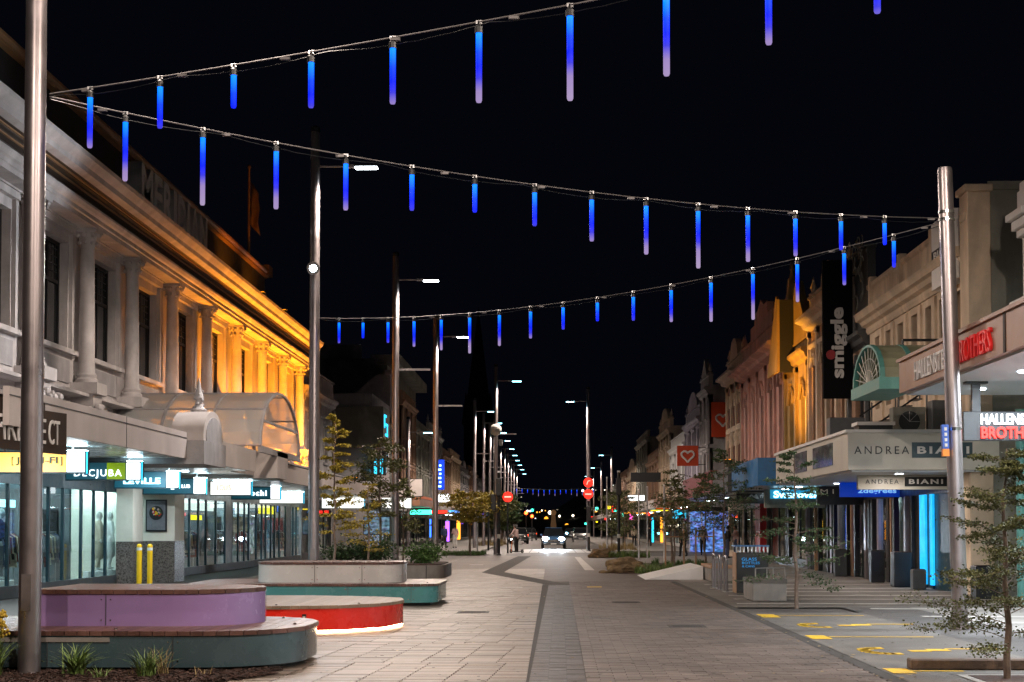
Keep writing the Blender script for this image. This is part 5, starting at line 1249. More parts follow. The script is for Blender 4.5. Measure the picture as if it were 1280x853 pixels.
        m = MB(); m.prism(pts, 'x', X-.25*n, X+.06*n); m.build('gable', trim, t)
        for q in (y0+.25, y1-.25, ): m = MB(); m.lathe((X-n*.1, q, H+par+.1), [(.16, 0), (.2, .1), (.08, .2), (.14, .35), (.05, .6), (.01, .8)], 8); m.build('finial', trim, t, smooth=True)
    return t
# left beyond the columns
building('grey_shop_building', 'plain grey pink two storey building right behind the first lamp with floodlight', -1*-1, -12.4, 75, 85.5, 9.0, M['stone2'], 2, ((5.2, 7.2),), .7, shop='sh_pale', wfrac=.3, can=(3.6, 3.0, 3.55, M['fascia']))
CB = thing('corner_building', 'grey boxy corner building with cyan glowing mark on its upper corner', 'building', (-13, 104, 0))
m = MB(); m.box(-26, -12.0, 101, 112, 3.2, 10.6); m.box(-26, -12.4, 101, 112, 0, 3.2); m.build('wall', M['stone2'], CB)
m = MB(); m.box(-14.5, -11.2, 100.6, 104.5, 7.0, 9.7); m.build('projecting_bay', M['greywall'], CB)
for (y0_, y1_, z0_, z1_) in ((101.0, 102.2, 9.05, 9.2), (101.0, 101.3, 8.3, 9.1), (101.8, 103.0, 8.5, 8.65), (101.6, 102.9, 7.8, 7.95), (102.7, 102.95, 7.8, 8.6)):
    m = MB(); m.box(-11.2, -11.15, y0_, y1_, z0_, z1_); m.build('glowing_mark', M['e_cyan'], CB)
for k in range(4): m = MB(); m.box(-12.0, -11.97, 105+k*1.6, 105.9+k*1.6, 6.2, 8.6); m.build('window', M['glass_d'], CB)
m = MB(); m.box(-12.4, -12.36, 102, 111, .3, 2.8); m.build('shop_window', M['sh_cool'], CB)
m = MB(); m.box(-12.4, -8.8, 101, 112, 3.1, 3.6); m.build('canopy', M['brown_fascia'], CB); m = MB(); m.box(-8.79, -8.75, 101.2, 111.8, 3.64, 3.78); m.box(-12.4, -8.75, 100.98, 111.8, 3.601, 3.64); m.build('canopy_edge', pm('orange_edge', (.6, .14, .03), .5), CB)
m = MB(); m.box(-11.9, -11.0, 100.5, 100.56, 5.2, 6.2); m.build('lit_window', M['e_cyan'], CB); 
for k in range(3): m = MB(); m.box(-12.0+k*.4, -11.8+k*.4, 100.44, 100.5, 5.1, 6.7); m.build('window_bar', M['black'], CB)
# large dark building behind with curved gable
DB = thing('dark_gabled_building', 'large unlit grey building with sweeping curved gable far left', 'building', (-20, 122, 0))
pts = [(-32, 0), (-12.6, 0), (-12.6, 13.6), (-13.6, 13.6), (-14.2, 13.2), (-15.2, 12.3), (-16.6, 11.3), (-18, 10.9), (-26, 10.8), (-32, 10.8)]
m = MB(); m.prism(pts, 'y', 118, 124); m.build('wall', M['stone2'], DB)
m = MB(); m.box(-32, -13.5, 124, 150, 0, 15.5); m.box(-32, -15.6, 123.5, 124, 15.5, 16.6); m.box(-14.8, -12.4, 123.5, 150, 15, 15.8); m.build('tower_block', M['greywall'], DB)
m = MB(); m.box(-13.0, -12.5, 117.6, 123.9, 13.6, 13.9); m.build('coping', M['stone2'], DB)
spec = [(113, 117.5, 9.8, 'greywall', 2, 'sh_cool', None, 'narrow dark building left with cool lit shop below'),
        (124.5, 137, 12.5, 'brown', 3, 'sh_dim', ('', ), 'three bay dark brown building at left before the blue vertical sign'),
        (137.2, 152, 11.0, 'greywall', 4, 'sh_blue', None, 'four bay dark grey building at left with blue lit shop'),
        (152.2, 170, 11.8, 'stone2', 5, 'sh_dim', None, 'grey ornate building at left behind the blue vertical sign'),
        (170.2, 184, 10.2, 'brown', 4, 'sh_warm', None, 'brown building at left with warm shop behind the third lamp'),
        (184.2, 203, 10.8, 'cream2', 6, 'sh_cool', None, 'cream building far left behind the yellow green tree'),
        (203.2, 225, 9.6, 'stone2', 5, 'sh_warm', None, 'pale far left building halfway down the street'),
        (225.2, 250, 10.5, 'brown', 6, 'sh_cool', None, 'dull brown distant building on the left'),
        (250.2, 280, 9.5, 'stone2', 6, 'sh_dim', None, 'pale distant building on the left near the far string'),
        (280.2, 330, 11, 'greywall', 6, 'sh_warm', None, 'grey farthest building on the left')]
for (a, b, h, mt, w, sh, g, lb) in spec:
    building('street_building', lb, 1, -12.4, a, b, h, M[mt], w, ((4.6, 6.6), (7.4, 9.0)) if h > 10.4 else ((4.8, 7.2),), .4, shop=sh, wfrac=.42, can=(3.3, 3.0, 3.5, M['fascia'] if w % 2 else M['dgrey']), gable=(.4, 1.0, 'curve') if w == 5 else None)
# right row
T2 = building('ornate_dark_building', 'narrow dark ornate building between the cream building and the smiggle sign', -1, 10.1, 48.6, 51.6, 8.2, M['brown'], 1, ((4.8, 7.0),), 2.4, trim=M['dgrey'], shop='sh_dim', arch=True)
m = MB(); rr = random.Random(4)
for k in range(26):
    a0 = rr.uniform(0, 6.28); cy_ = rr.uniform(48.8, 51.4); cz = rr.uniform(8.9, 10.9); r_ = rr.uniform(.12, .3)
    for q in range(6): m.cyl((9.99, cy_+r_*cos(a0+q*.6), cz+r_*sin(a0+q*.6)), (9.99, cy_+r_*cos(a0+q*.6+.6), cz+r_*sin(a0+q*.6+.6)), .022, n=4)
m.build('scroll_relief', M['greywall'], T2)
building('brown_building', 'tan brown Victorian facade left of the smiggle sign', -1, 10.1, 51.8, 59.5, 10.0, M['brown'], 4, ((5.0, 8.2),), .5, trim=M['cream2'], arch=True, can=(3.1, 3.05, 4.0, M['e_blue'] if 0 else pm('blue_fascia', (.01, .14, .36), .4)), wfrac=.4, proj=.6, gable=(.3, .8, 'curve'))
GB = building('narrow_orange_lit_building', 'narrow facade with steep gable, orange light put into its colour', -1, 10.1, 59.7, 65.6, 9.0, M['gold'], 2, ((5.0, 7.4),), .1, arch=True, can=(3.2, 3.0, 4.0, M['dgrey']), wfrac=.4, gable=(.95, 2.6, 'tri'))
m = MB(); m.box(9.46, 10.6, 63.2, 63.6, 8.1, 11.1); m.build('roof_dark_side', M['attic'], GB)  # unlit side of the steep roof, its shade put into a dark colour
m = MB(); m.prism([(63.2, 8.1), (66.2, 8.1), (63.6, 11.3), (63.2, 11.1)], 'x', 9.36, 9.46); m.build('steep_gable', M['gold'], GB)
m = MB(); m.prism([(9.9, 8.7), (10.6, 8.7), (10.5, 11.9), (10.15, 12.3)], 'y', 64.9, 65.5); m.lathe((10.3, 65.2, 12.2), [(.2, 0), (.12, .1), (.06, .4), (.1, .5), (.02, 1.0)], 8); m.build('spire', M['gold'], GB)
building('pink_building', 'pink rendered building with stepped gables and tall arched windows', -1, 10.1, 65.8, 80.5, 10.0, M['pink'], 5, ((5.0, 8.4),), .9, arch=True, can=(3.2, 3.1, 4.1, pm('maroon_fascia', (.23, .03, .04), .5)), wfrac=.34, proj=.8, gable=(.5, 1.6, 'step'))
P2 = building('red_brick_building', 'dark red brick building with cream bands', -1, 10.1, 80.7, 87.5, 10.4, M['brickred'], 3, ((4.9, 6.6), (7.2, 8.8)), .5, trim=M['cream2'], can=(3.2, 3.1, 3.7, M['cream2']), arch=True, wfrac=.42, proj=.7, gable=(.5, 1.1, 'curve'), shop='sh_blue')
for z in (6.7, 7.1, 8.9): m = MB(); m.box(10.03, 10.1, 80.8, 87.4, z, z+.14); m.build('cream_band', M['cream2'], P2)
rc = thing('red_column_shop_front', 'tall dark red column panel on the shopfront behind the bin', 'shop panel', (10, 72, 0))
m = MB(); m.box(9.75, 10.05, 71.6, 73.4, 0, 3.0); m.box(9.7, 10.08, 71.5, 73.5, 0, .2); m.build('panel', pm('dark_red_panel', (.30, .01, .015), .4), rc)
# beyond the crossing on the right
sg = [(100.5, 106, 12.0, 'stone2', 2, 'sh_pale', 'white modern corner building with pitched parapet and orange heart sign', 'tri'),
      (106.2, 118, 10.5, 'lilac', 3, 'sh_blue', 'lilac grey building beyond the orange square sign', 'curve'),
      (118.2, 133, 9.4, 'white', 3, 'sh_pale', 'pale low building with slanting blue white side', None),
      (133.2, 147, 11.5, 'cream2', 4, 'sh_warm', 'cream ornate building in the middle of the right row', 'curve'),
      (147.2, 165, 9.6, 'brown', 4, 'sh_warm', 'dim brown building on the right with yellow lit shop', None),
      (165.2, 186, 12.5, 'greywall', 5, 'sh_cool', 'tall dark building on the right with projecting eaves', None),
      (186.2, 210, 9.5, 'cream2', 5, 'sh_warm', 'cream distant building on the right', 'curve'),
      (210.2, 240, 10, 'brown', 5, 'sh_cool', 'brown distant building on the right', None),
      (240.2, 290, 9, 'greywall', 6, 'sh_warm', 'grey farthest building on the right', None)]
for (a, b, h, mt, w, sh, lb, g) in sg:
    building('street_building', lb, -1, 10.4, a, b, h-.8, M[mt], w, ((4.6, 6.6), (7.3, 8.7)) if h > 10.4 else ((4.8, 7.0),), .5, shop=sh, wfrac=.42, can=(3.3, 3.0, 3.6, M['fascia'] if w % 2 else M['brown_fascia']), gable=(.6, 1.3, g) if g else None)
def osign(label, x0, x1, y, z0, z1, heart=True):
    t = thing('square_hanging_sign', label, 'shop sign', ((x0+x1)/2, y, z0), 'orange signs with a heart')
    m = MB(); m.box(x0, x1, y, y+.15, z0, z1); m.build('panel', em('orange_sign_face', (.42, .045, .012), .04) if 'orange_sign_face' not in bpy.data.materials else bpy.data.materials['orange_sign_face'], t)
    m = MB(); cx, cz = (x0+x1)/2, (z0+z1)/2; s = (x1-x0)*.3; P = []
    for k in range(28):
        a = 2*pi*k/28; P.append((cx + s*(16*sin(a)**3)/16, y-.02, cz + s*(13*cos(a)-5*cos(2*a)-2*cos(3*a)-cos(4*a))/16))
    for a, b in zip(P, P[1:]+P[:1]): m.cyl(a, b, .07, n=5)
    m.build('heart_outline', M['white'], t)
    m = MB(); m.cyl((x1, y+.07, z1-.1), (x1+.5, y+.07, z1-.1), .03, n=6); m.cyl((x1, y+.07, z0+.1), (x1+.5, y+.07, z0+.1), .03, n=6); m.build('bracket', M['black'], t)
osign('orange square sign with heart outline over the right footpath', 8.35, 9.75, 101.5, 5.75, 7.1)
osign('tall orange heart sign on the white corner building', 10.5, 12.0, 100.2, 7.6, 9.9)
# small lit signs down the street
def lit(label, x0, x1, y, z0, z1, mat, name='lit_shop_sign', txt=None, tm=None):
    t = thing(name, label, 'shop sign', ((x0+x1)/2, y, z0), 'small lit signs down the street')
    m = MB(); m.box(x0, x1, y, y+.15, z0, z1); m.build('casing', M['black'], t); m = MB(); m.box(x0+.04, x1-.04, y-.02, y, z0+.04, z1-.04); m.build('face', mat, t)
    m = MB(); m.box((x0+x1)/2-.02, (x0+x1)/2+.02, y+.05, y+.1, z1, z1+.35); m.build('hanger', M['black'], t)
    if txt: text(txt, tm or M['e_letter'], t, ((x0+x1)/2, y-.03, (z0+z1)/2), (x1-x0)*.7, (z1-z0)*.5, ext=.006)
    return t
vb = thing('vertical_banner_sign', 'tall bright blue vertical banner sign high on the left behind the third lamp', 'shop sign', (-9.6, 124, 6))
m = MB(); m.box(-9.75, -8.8, 124, 124.2, 4.75, 7.2); m.build('panel', M['e_blue'], vb)
for k in range(6): m = MB(); m.box(-9.3+.08*(k % 2), -9.05, 123.96, 124, 4.95+k*.34, 5.1+k*.34); m.build('pale_mark', M['e_lettercy'], vb)
lit('white lit sign with purple mark under the left canopy right of the yellow tree', -8.8, -7.2, 78, 2.6, 3.2, M['face_white'])
lit('dim grey lit sign left beside the bushy tree', -9.6, -8.0, 84, 2.5, 3.1, M['soffit'])
lit('small yellow and white lit sign behind the second lamp', -10.6, -9.0, 94, 2.7, 3.15, M['e_yellow'])
lit('brown sign board on the left canopy behind the second lamp', -10.4, -8.6, 101.0, 3.7, 4.9, M['fascia'])
lit('cyan lit sign at left beneath the blue banner', -10.6, -8.9, 113, 2.6, 3.0, M['e_green'])
lit('red neon strip sign at left by the parking sign', -8.9, -7.7, 112, 2.65, 2.95, M['e_red'])
lit('blue neon strip sign right of the red one', -7.68, -6.6, 112.5, 2.7, 2.95, em('blue_neon', (.05, .3, 1.0), 4))
lit('small white cyan sign above the red strip', -9.2, -7.9, 118, 3.6, 4.3, M['e_white'])
lit('white cyan lit sign above the right traffic signal', 6.35, 7.8, 128, 3.9, 4.4, M['e_white'])
lit('orange yellow lit sign along the right shops far off', 6.6, 9.4, 140, 2.9, 3.15, M['e_orange'])
lit('bright yellow lit sign behind the stakes on the right', 7.6, 9.2, 118, 2.9, 3.35, M['e_yellow'])
lit('orange red canopy sign on the right before the corner building', 7.2, 9.6, 106, 2.9, 3.4, em('orange_canopy', (.8, .12, .01), .5))
lit('cyan lit sign deeper right behind the yellow one', 9.4, 10.6, 119, 2.3, 3.1, M['e_cyan'])
lit('black sign board with faint pale writing at right above the yellow sign', 5.8, 8.0, 112, 5.0, 5.7, M['black'])
lit('small cyan sign left far beyond the crossing', -6.9, -6.0, 150, 2.6, 3.0, M['e_cyan'])
lit('blue round glow sign at left before the third lamp', -9.4, -9.0, 86, 2.5, 2.95, M['neon_b'])
lit('small red lit sign right of the blue glow', -8.8, -8.45, 86, 2.6, 2.85, M['e_red'])
lit('upright blue neon beside the left lit shop', -8.95, -8.75, 110.5, .9, 2.3, M['neon_b'])
lit('upright orange lit panel at left far beyond the parking sign', -8.2, -7.8, 130, .6, 2.3, M['e_orange'])
lit('upright purple lit panel left beyond the crossing', -8.6, -8.2, 122, .5, 2.2, M['neon_p'])
lit('pale cyan lit window strip at left by the second lamp', -11.2, -9.6, 90, 1.2, 2.3, M['sh_cool'])
lit('magenta neon on the far right shops', 7.6, 8.0, 150, 2.4, 3.0, M['neon_m'])
lit('upright yellow lit panel on the right by the yellow sign', 8.9, 9.3, 126, .4, 2.6, M['e_orange'])
lit('upright cyan lit panel beside the yellow one', 8.2, 8.45, 126, .4, 2.6, M['e_cyan'])
lit('small red lit mark far down the right side', 6.8, 7.3, 175, 3.4, 4.2, M['e_red'])
lit('small green lit sign far down the left side', -6.6, -6.1, 185, 2.8, 3.3, M['e_green'])
rr = random.Random(55); cols_ = ['e_red', 'neon_b', 'e_white', 'neon_p', 'e_yellow', 'e_cyan', 'e_orange', 'neon_m', 'e_green', 'e_lettercy']
nm_ = ['red', 'blue', 'white', 'purple', 'yellow', 'cyan', 'orange', 'magenta', 'green', 'pale cyan']
for k in range(26):
    y = 138 + k*7.2; sd = -1 if k % 2 else 1; w = rr.uniform(.35, .9); x = sd*rr.uniform(6.6, 8.6) if sd > 0 else -rr.uniform(6.6, 9.2); z = rr.choice([2.3, 2.7, 3.4, 4.4]); q = (k*7) % 10
    lit('small %s sign on the %s side, about number %s going away beyond the crossing' % (nm_[q], 'right' if sd > 0 else 'left', (['first'] + ordn)[k//2]), x, x+w, y, z, z+rr.uniform(.25, .6), M[cols_[q]])
# bright blue shop at right behind the two people, light spills out
bs = thing('blue_lit_doorway', 'bright blue lit shop entrance behind the walking people at right', 'shop entrance', (10.2, 97, 0))
m = MB(); m.box(9.0, 12.4, 100.2, 100.3, .05, 2.7); m.build('lit_wall', M['sh_blue'], bs)
for k in range(5): m = MB(); m.box(9.0+k*.8, 9.06+k*.8, 100.1, 100.2, .05, 2.7); m.build('frame', M['white'], bs)
m = MB(); m.box(8.95, 12.45, 100.05, 100.35, 2.7, 3.0); m.build('lintel', M['black'], bs)
# church spire
CS = thing('church_spire', 'tall dark church spire far behind the left lamps', 'church', (-16, 330, 0))
m = MB(); m.box(-19, -13, 327, 333, 0, 24); m.build('tower', M['attic'], CS)
m = MB(); m.add([(-19,327,24),(-13,327,24),(-13,333,24),(-19,333,24),(-16,330,50)], [(0,1,4),(1,2,4),(2,3,4),(3,0,4)]); m.build('spire', M['attic'], CS)
for (x, y) in ((-18.6, 327.4), (-13.4, 327.4), (-18.6, 332.6), (-13.4, 332.6)): m = MB(); m.cyl((x, y, 24), (x, y, 31), .9, .05, 8); m.build('pinnacle', M['attic'], CS)
# hill with lights
v = []; f = []; nx, ny = 60, 10; rr = random.Random(12)
for j in range(ny+1):
    for i in range(nx+1):
        x = -600 + 1200*i/nx; y = 520 + 80*j; h = 95*(1-math.exp(-j/3.2))*(.35+.35*sin(i*.11+.6)+.3*sin(i*.27+1.9)**2)*(1.15 if x > 0 else .75) + rr.uniform(-1, 1)*j*.4
        v.append((x, y, -.5 if j == 0 else h))
for j in range(ny):
    for i in range(nx): a = j*(nx+1)+i; f.append((a, a+1, a+nx+2, a+nx+1))
hill = raw('hill', v, f, M['attic'], None, 'structure', True)
def hz(x, y):
    i = (x+600)/1200*nx; j = (y-520)/80; i0, j0 = int(i), int(j); return v[j0*(nx+1)+i0][2]
m = MB()
for k in range(260):
    x = rr.gauss(20, 110); y = rr.uniform(560, 1180)
    if abs(x) > 560: continue
    z = hz(x, y) + 3.0; s = rr.choice([.35, .45, .6, .9]); m.mi = rr.choice([0, 0, 0, 1, 2, 3]); m.ball((x, y, z), s, 6, 4)
m.build('hillside_lights', [M['e_dot'], M['e_white'], M['e_orange'], M['e_green']], None, kind='stuff')
# statue-like clock tower at the end of the street, orange glow put into its material
ct = thing('distant_tower', 'tiny orange glowing tower at the end of the street above the car', 'tower', (.5, 420, 0))
m = MB(); m.cyl((.4, 420, 0), (.4, 420, 3), .95, .75, 8); m.cyl((.4, 420, 3), (.4, 420, 5.2), .7, .55, 8); m.build('shaft', em('glowing_stone', (.5, .26, .12), .12), ct)
m = MB(); m.ball((.4, 420, 5.9), .8, 8, 6); m.build('head', em('glowing_stone_top', (.6, .3, .13), .16), ct)
# ================================================================ VEHICLES
def car(label, loc, rz, paint, head=False, tail=False, group='vehicles on the street beyond the crossing'):
    t = thing('car', label, 'car', loc, group, rz)     # faces -Y locally
    m = MB()
    secs = [(-2.2, .78, .35, .72), (-2.05, .86, .3, .86), (-1.2, .90, .28, 1.0), (-.9, .91, .28, 1.04), (1.7, .91, .28, 1.06), (2.05, .88, .3, 1.0), (2.2, .82, .4, .9)]
    vs = []
    for (y, hw, z0, z1) in secs:
        vs += [(-hw*.92, y, z0), (-hw, y, z0+.15), (-hw, y, (z0+z1)/2), (-hw*.95, y, z1-.06), (-hw*.82, y, z1), (hw*.82, y, z1), (hw*.95, y, z1-.06), (hw, y, (z0+z1)/2), (hw, y, z0+.15), (hw*.92, y, z0)]
    n = 10; fs = [tuple(range(n)), tuple(range(len(vs)-1, len(vs)-n-1, -1))]
    for k in range(len(secs)-1):
        for i in range(n): fs.append((k*n+i, k*n+(i+1) % n, (k+1)*n+(i+1) % n, (k+1)*n+i))
    m.add(vs, fs); b = m.build('body', paint, t, smooth=True, local=True)
    m = MB(); lo, hi = [(-1.15, .84, 1.02), (-.45, .68, 1.6), (1.35, .68, 1.64), (1.95, .80, 1.04)], None
    vs = [(-.84,-1.15,1.02),(.84,-1.15,1.02),(.84,1.95,1.04),(-.84,1.95,1.04),(-.66,-.4,1.58),(.66,-.4,1.58),(.66,1.45,1.62),(-.66,1.45,1.62)]
    m.add(vs, [(0,1,5,4),(1,2,6,5),(2,3,7,6),(3,0,4,7),(4,5,6,7)]); m.build('windows', M['glass_d'], t, local=True)
    m = MB(); m.box(-.68, .68, -.35, 1.45, 1.6, 1.66); m.build('roof', paint, t, bevel=.03, local=True)
    for x in (-.86, .86):
        for y in (-1.35, 1.35):
            m = MB(); m.cyl((x-.1, y, .34), (x+.1, y, .34), .34, n=20); w = m.build('wheel', M['rubber'], t, local=True); m = MB(); s = 1 if x > 0 else -1; m.cyl((x+.09*s, y, .34), (x+.115*s, y, .34), .2, n=12); m.build('rim', M['chrome'], w, local=True)
        m = MB(); m.ball((x*.72, -2.16, .76), .2 if head else .13, 10, 7, (1.2, .5, .8)); m.build('headlight', M['e_head'] if head else M['chrome'], t, local=True)
        m = MB(); m.box(x*.9-.12, x*.9+.12, 2.1, 2.24, .75, .95); m.build('tail_light', M['e_tail'] if tail else M['cloth_r'], t, local=True)
        m = MB(); m.ball((x*1.12, -.85, 1.08), .11, 8, 6, (1, .6, .8)); m.build('wing_mirror', paint, t, smooth=True, local=True)
    m = MB(); m.box(-.5, .5, -2.26, -2.18, .5, .72); g = m.build('grille', M['black'], t, local=True)
    for k in range(4): m = MB(); m.box(-.48, .48, -2.275, -2.26, .53+k*.05, .545+k*.05); m.build('grille_bar', M['chrome'], g, local=True)
    m = MB(); m.box(-.8, .8, -2.3, -2.15, .3, .46); m.build('bumper', M['dgrey'], t, bevel=.03, local=True)
    m = MB(); m.box(-.22, .22, -2.31, -2.3, .34, .44); m.build('number_plate', M['white'], t, local=True)
    if head:
        for x in (-.62, .62):
            la = bpy.data.lights.new('headlight_beam', 'SPOT'); la.energy = 3600; la.color = (.72, .88, 1); la.spot_size = R(32); la.spot_blend = .8; la.shadow_soft_size = .08
            lo = bpy.data.objects.new('headlight_beam', la); C.objects.link(lo); lo.parent = t; lo.location = (x, -2.35, .76); lo.rotation_euler = Vector((0, -1, -.17)).to_track_quat('-Z', 'Y').to_euler()
    return t
car('dark blue sport utility car with glaring headlights waiting at the lit crossing', (.12, 121, 0), 0, M['carblue'], head=True)
c2 = car('dark car with red tail lights left of the waiting car', (-3.4, 158, 0), pi, M['black'], tail=True)
c2.rotation_euler = (0, 0, 0)
c3 = car('silver car parked farther left beyond the crossing', (-3.9, 172, 0), 0, M['galv'])
c4 = copytree(c3); c4.location = (3.3, 178, 0); c4['label'] = 'silver car parked at the right beyond the crossing'
c5 = car('distant oncoming car with cool headlights right of the waiting car', (3.0, 250, 0), 0, M['black'], head=False)
m = MB()
for x in (-.62, .62): m.ball((x, -2.25, .76), .2, 8, 6); 
m.build('lit_headlights', M['e_lamp2'], c5, local=True)
c6 = copytree(c2); c6.location = (-3.0, 205, 0); c6['label'] = 'farther dark car with red tail lights down the street'
# ================================================================ TRAFFIC SIGNALS AND POSTS
def signal(x, y, label, red=True, face=-1, h=3.4, facing_side=False):
    t = thing('traffic_signal', label, 'traffic signal', (x, y, 0), 'traffic signals at the crossing')
    m = MB(); m.lathe((x, y, 0), [(.16, 0), (.16, .04), (.085, .1), (.085, h+.9)], 14); m.build('post', M['black'], t, smooth=True)
    for dx, dz in ((0, 0), (-.32, -.95)) if facing_side else ((0, 0),):
        m = MB(); m.box(x+dx-.16, x+dx+.16, y-.32, y-.1, h+dz-.5, h+dz+.55); hd = m.build('signal_head', M['black'], t, bevel=.03)
        for k, c in enumerate(('e_red', 'black', 'black')):
            m = MB(); m.cyl((x+dx, y-.325, h+dz+.36-k*.33), (x+dx, y-.345, h+dz+.36-k*.33), .11, n=14); m.build('lens', M[c if (red and not facing_side) or k else 'black'], hd)
    m = MB(); m.box(x-.09, x+.09, y-.1, y+.1, h+.9, h+1.0); m.build('cap', M['galv'], t)
    m = MB(); m.box(x-.09, x+.09, y-.16, y-.08, 1.0, 1.25); m.build('push_button_box', M['cream3'], t)
    return t
signal(-3.15, 90, 'dark traffic signal post at the left corner of the crossing', False, facing_side=True, h=4.0)
signal(4.05, 92.5, 'dark traffic signal post on the right island beside the small rock', False, h=4.1)
signal(2.55, 106.0, 'traffic signal post right of the crossing under the red discs', False, h=2.6)
def disc(x, y, z, label, bar=True, post=False, r=.33):
    t = thing('round_red_sign', label, 'road sign', (x, y, z if not post else 0), 'round red lit signs at the crossing')
    m = MB(); m.cyl((x, y, z), (x, y-.06, z), r, n=28); m.build('disc', em('red_disc_glow', (1, .02, .01), 1.5) if 'red_disc_glow' not in bpy.data.materials else bpy.data.materials['red_disc_glow'], t)
    m = MB()
    if bar: m.box(x-r*.66, x+r*.66, y-.075, y-.06, z-r*.13, z+r*.13)
    else:
        m.cyl((x-.1, y-.07, z-.15), (x-.02, y-.07, z+.1), .03, n=6); m.cyl((x-.02, y-.07, z+.1), (x+.14, y-.07, z+.13), .03, n=6)
    m.build('mark', em('red_mark', (1, .45, .35), 1.2) if 'red_mark' not in bpy.data.materials else bpy.data.materials['red_mark'], t)
    if post: m = MB(); m.lathe((x, y+.06, 0), [(.07, 0), (.05, .05), (.05, z+.3)], 10); m.build('post', M['black'], t)
disc(-2.85, 98, 3.62, 'round red sign on its own dark post left of the crossing', True, True)
disc(2.5, 104.9, 4.75, 'upper of the two round red signs at right, with an arrow mark', False)
disc(2.5, 104.9, 3.95, 'lower of the two round red signs at right, with a pale bar', True)
for i, (x, y, z) in enumerate(((-2.9, 170, 3.3), (-2.5, 190, 3.1))): 
    t = thing('traffic_signal', ['far red traffic light above the tail lights', 'farther red traffic light above the tail lights'][i], 'traffic signal', (x, y, 0), 'distant traffic signals')
    m = MB(); m.lathe((x, y, 0), [(.07, 0), (.07, z+.5)], 8); m.build('post', M['black'], t); m = MB(); m.ball((x, y-.2, z), .2, 8, 6); m.build('lens', M['e_tail'], t)
for i, (x, y, z) in enumerate(((7.0, 150, 2.9), (-4.6, 110, 3.4))):
    t = thing('traffic_signal', ['green traffic light at right beyond the island', 'green traffic light at left beyond the signal post'][i], 'traffic signal', (x, y, 0), 'distant traffic signals')
    m = MB(); m.lathe((x, y, 0), [(.07, 0), (.07, z+.5)], 8); m.build('post', M['black'], t); m = MB(); m.ball((x, y-.2, z), .16, 8, 6); m.build('lens', M['e_green'], t)
pk = thing('parking_sign', 'purple blue backlit parking sign on a grey post at the left kerb', 'road sign', (-4.7, 96, 0))
m = MB(); m.lathe((-4.7, 96, 0), [(.05, 0), (.05, 3.1)], 10); m.build('post', M['galv'], pk); m = MB(); m.box(-5.1, -4.3, 95.9, 95.95, 2.45, 3.2); f_ = m.build('plate', M['e_purple'], pk)
for (dx, dz) in ((-.2, .55), (.15, .55), (-.2, .25), (.15, .25)): m = MB(); m.box(-4.7+dx-.09, -4.7+dx+.12, 95.88, 95.9, 2.45+dz-.08, 2.45+dz+.1); m.build('plate_mark', M['e_letter'] if 0 else pm('pink_mark', (.6, .4, .7), .5), f_)
for i, (x, y, h) in enumerate(((3.1, 86, 4.45), (5.0, 80, 3.75), (4.1, 72, 3.4), (5.7, 66, 3.4), (4.6, 62.6, 3.35))):
    t = thing('slender_post', ['leftmost', 'second', 'third', 'fourth', 'rightmost'][i] + ' pale slender post standing among the right planting', 'post', (x, y, 0), 'slender posts in the right planting')
    m = MB(); m.lathe((x, y, 0), [(.06, 0), (.045, .05), (.042, h)], 10); m.build('shaft', M['galv'], t, smooth=True); m = MB(); m.lathe((x, y, h), [(.05, 0), (.05, .03), (.0101, .06)], 10); m.build('cap', M['white'], t)
# ================================================================ STREET FURNITURE RIGHT
bn = thing('recycling_bin', 'square black litter bin with blue print and slatted blue top at right', 'litter bin', (4.8, 36.9, 0))
m = MB(); m.box(4.42, 5.18, 36.6, 37.3, .05, 1.02); m.build('casing', M['black'], bn, bevel=.01)
m = MB(); m.box(4.40, 4.42, 36.62, 37.28, .05, 1.02); m.build('side_panel', M['stake'], bn)
for k in range(9): m = MB(); m.box(4.4+k*.093, 4.43+k*.093, 36.58, 36.62, 1.02, 1.16); m.build('slat', M['galv'], bn)
m = MB(); m.box(4.38, 5.2, 36.56, 37.32, 1.16, 1.19); m.build('lid', pm('blue_lid', (.03, .16, .4), .4), bn)
bl = em('glowing_blue_print', (.02, .35, .9), .35)  # bin lettering given a faint glow though it is no lamp
text('GLASS', bl, bn, (4.72, 36.59, .86), .36, .07, ext=.003); text('BOTTLES', bl, bn, (4.76, 36.59, .77), .42, .06, ext=.003); text('& CANS', bl, bn, (4.7, 36.59, .69), .3, .05, ext=.003)
for k in range(3):
    t = thing('bike_rack', ['nearest steel hoop bike rack left of the bin', 'middle steel hoop bike rack left of the bin', 'farthest steel hoop bike rack left of the bin'][k], 'bike rack', (4.35, 38.2+k*1.3, 0), 'steel hoop bike racks beside the bin')
    x, y = 4.38, 38.3+k*1.35
    ap = [(x+.0, y, 0), (x+.0, y, .78)] + [(x, y+.28-.28*cos(a), .78+.12*sin(a)) for a in [pi*q/8 for q in range(1, 8)]] + [(x, y+.56, .78), (x, y+.56, 0)]
    m = MB(); m.path([(px_, py_, pz_) for px_, py_, pz_ in ap], .028, 10); m.build('hoop', M['steel'], t, smooth=True)
    m = MB(); m.lathe((x, y, 0), [(.07, 0), (.07, .012)], 12); m.lathe((x, y+.56, 0), [(.07, 0), (.07, .012)], 12); m.build('foot_plate', M['galv'], t)
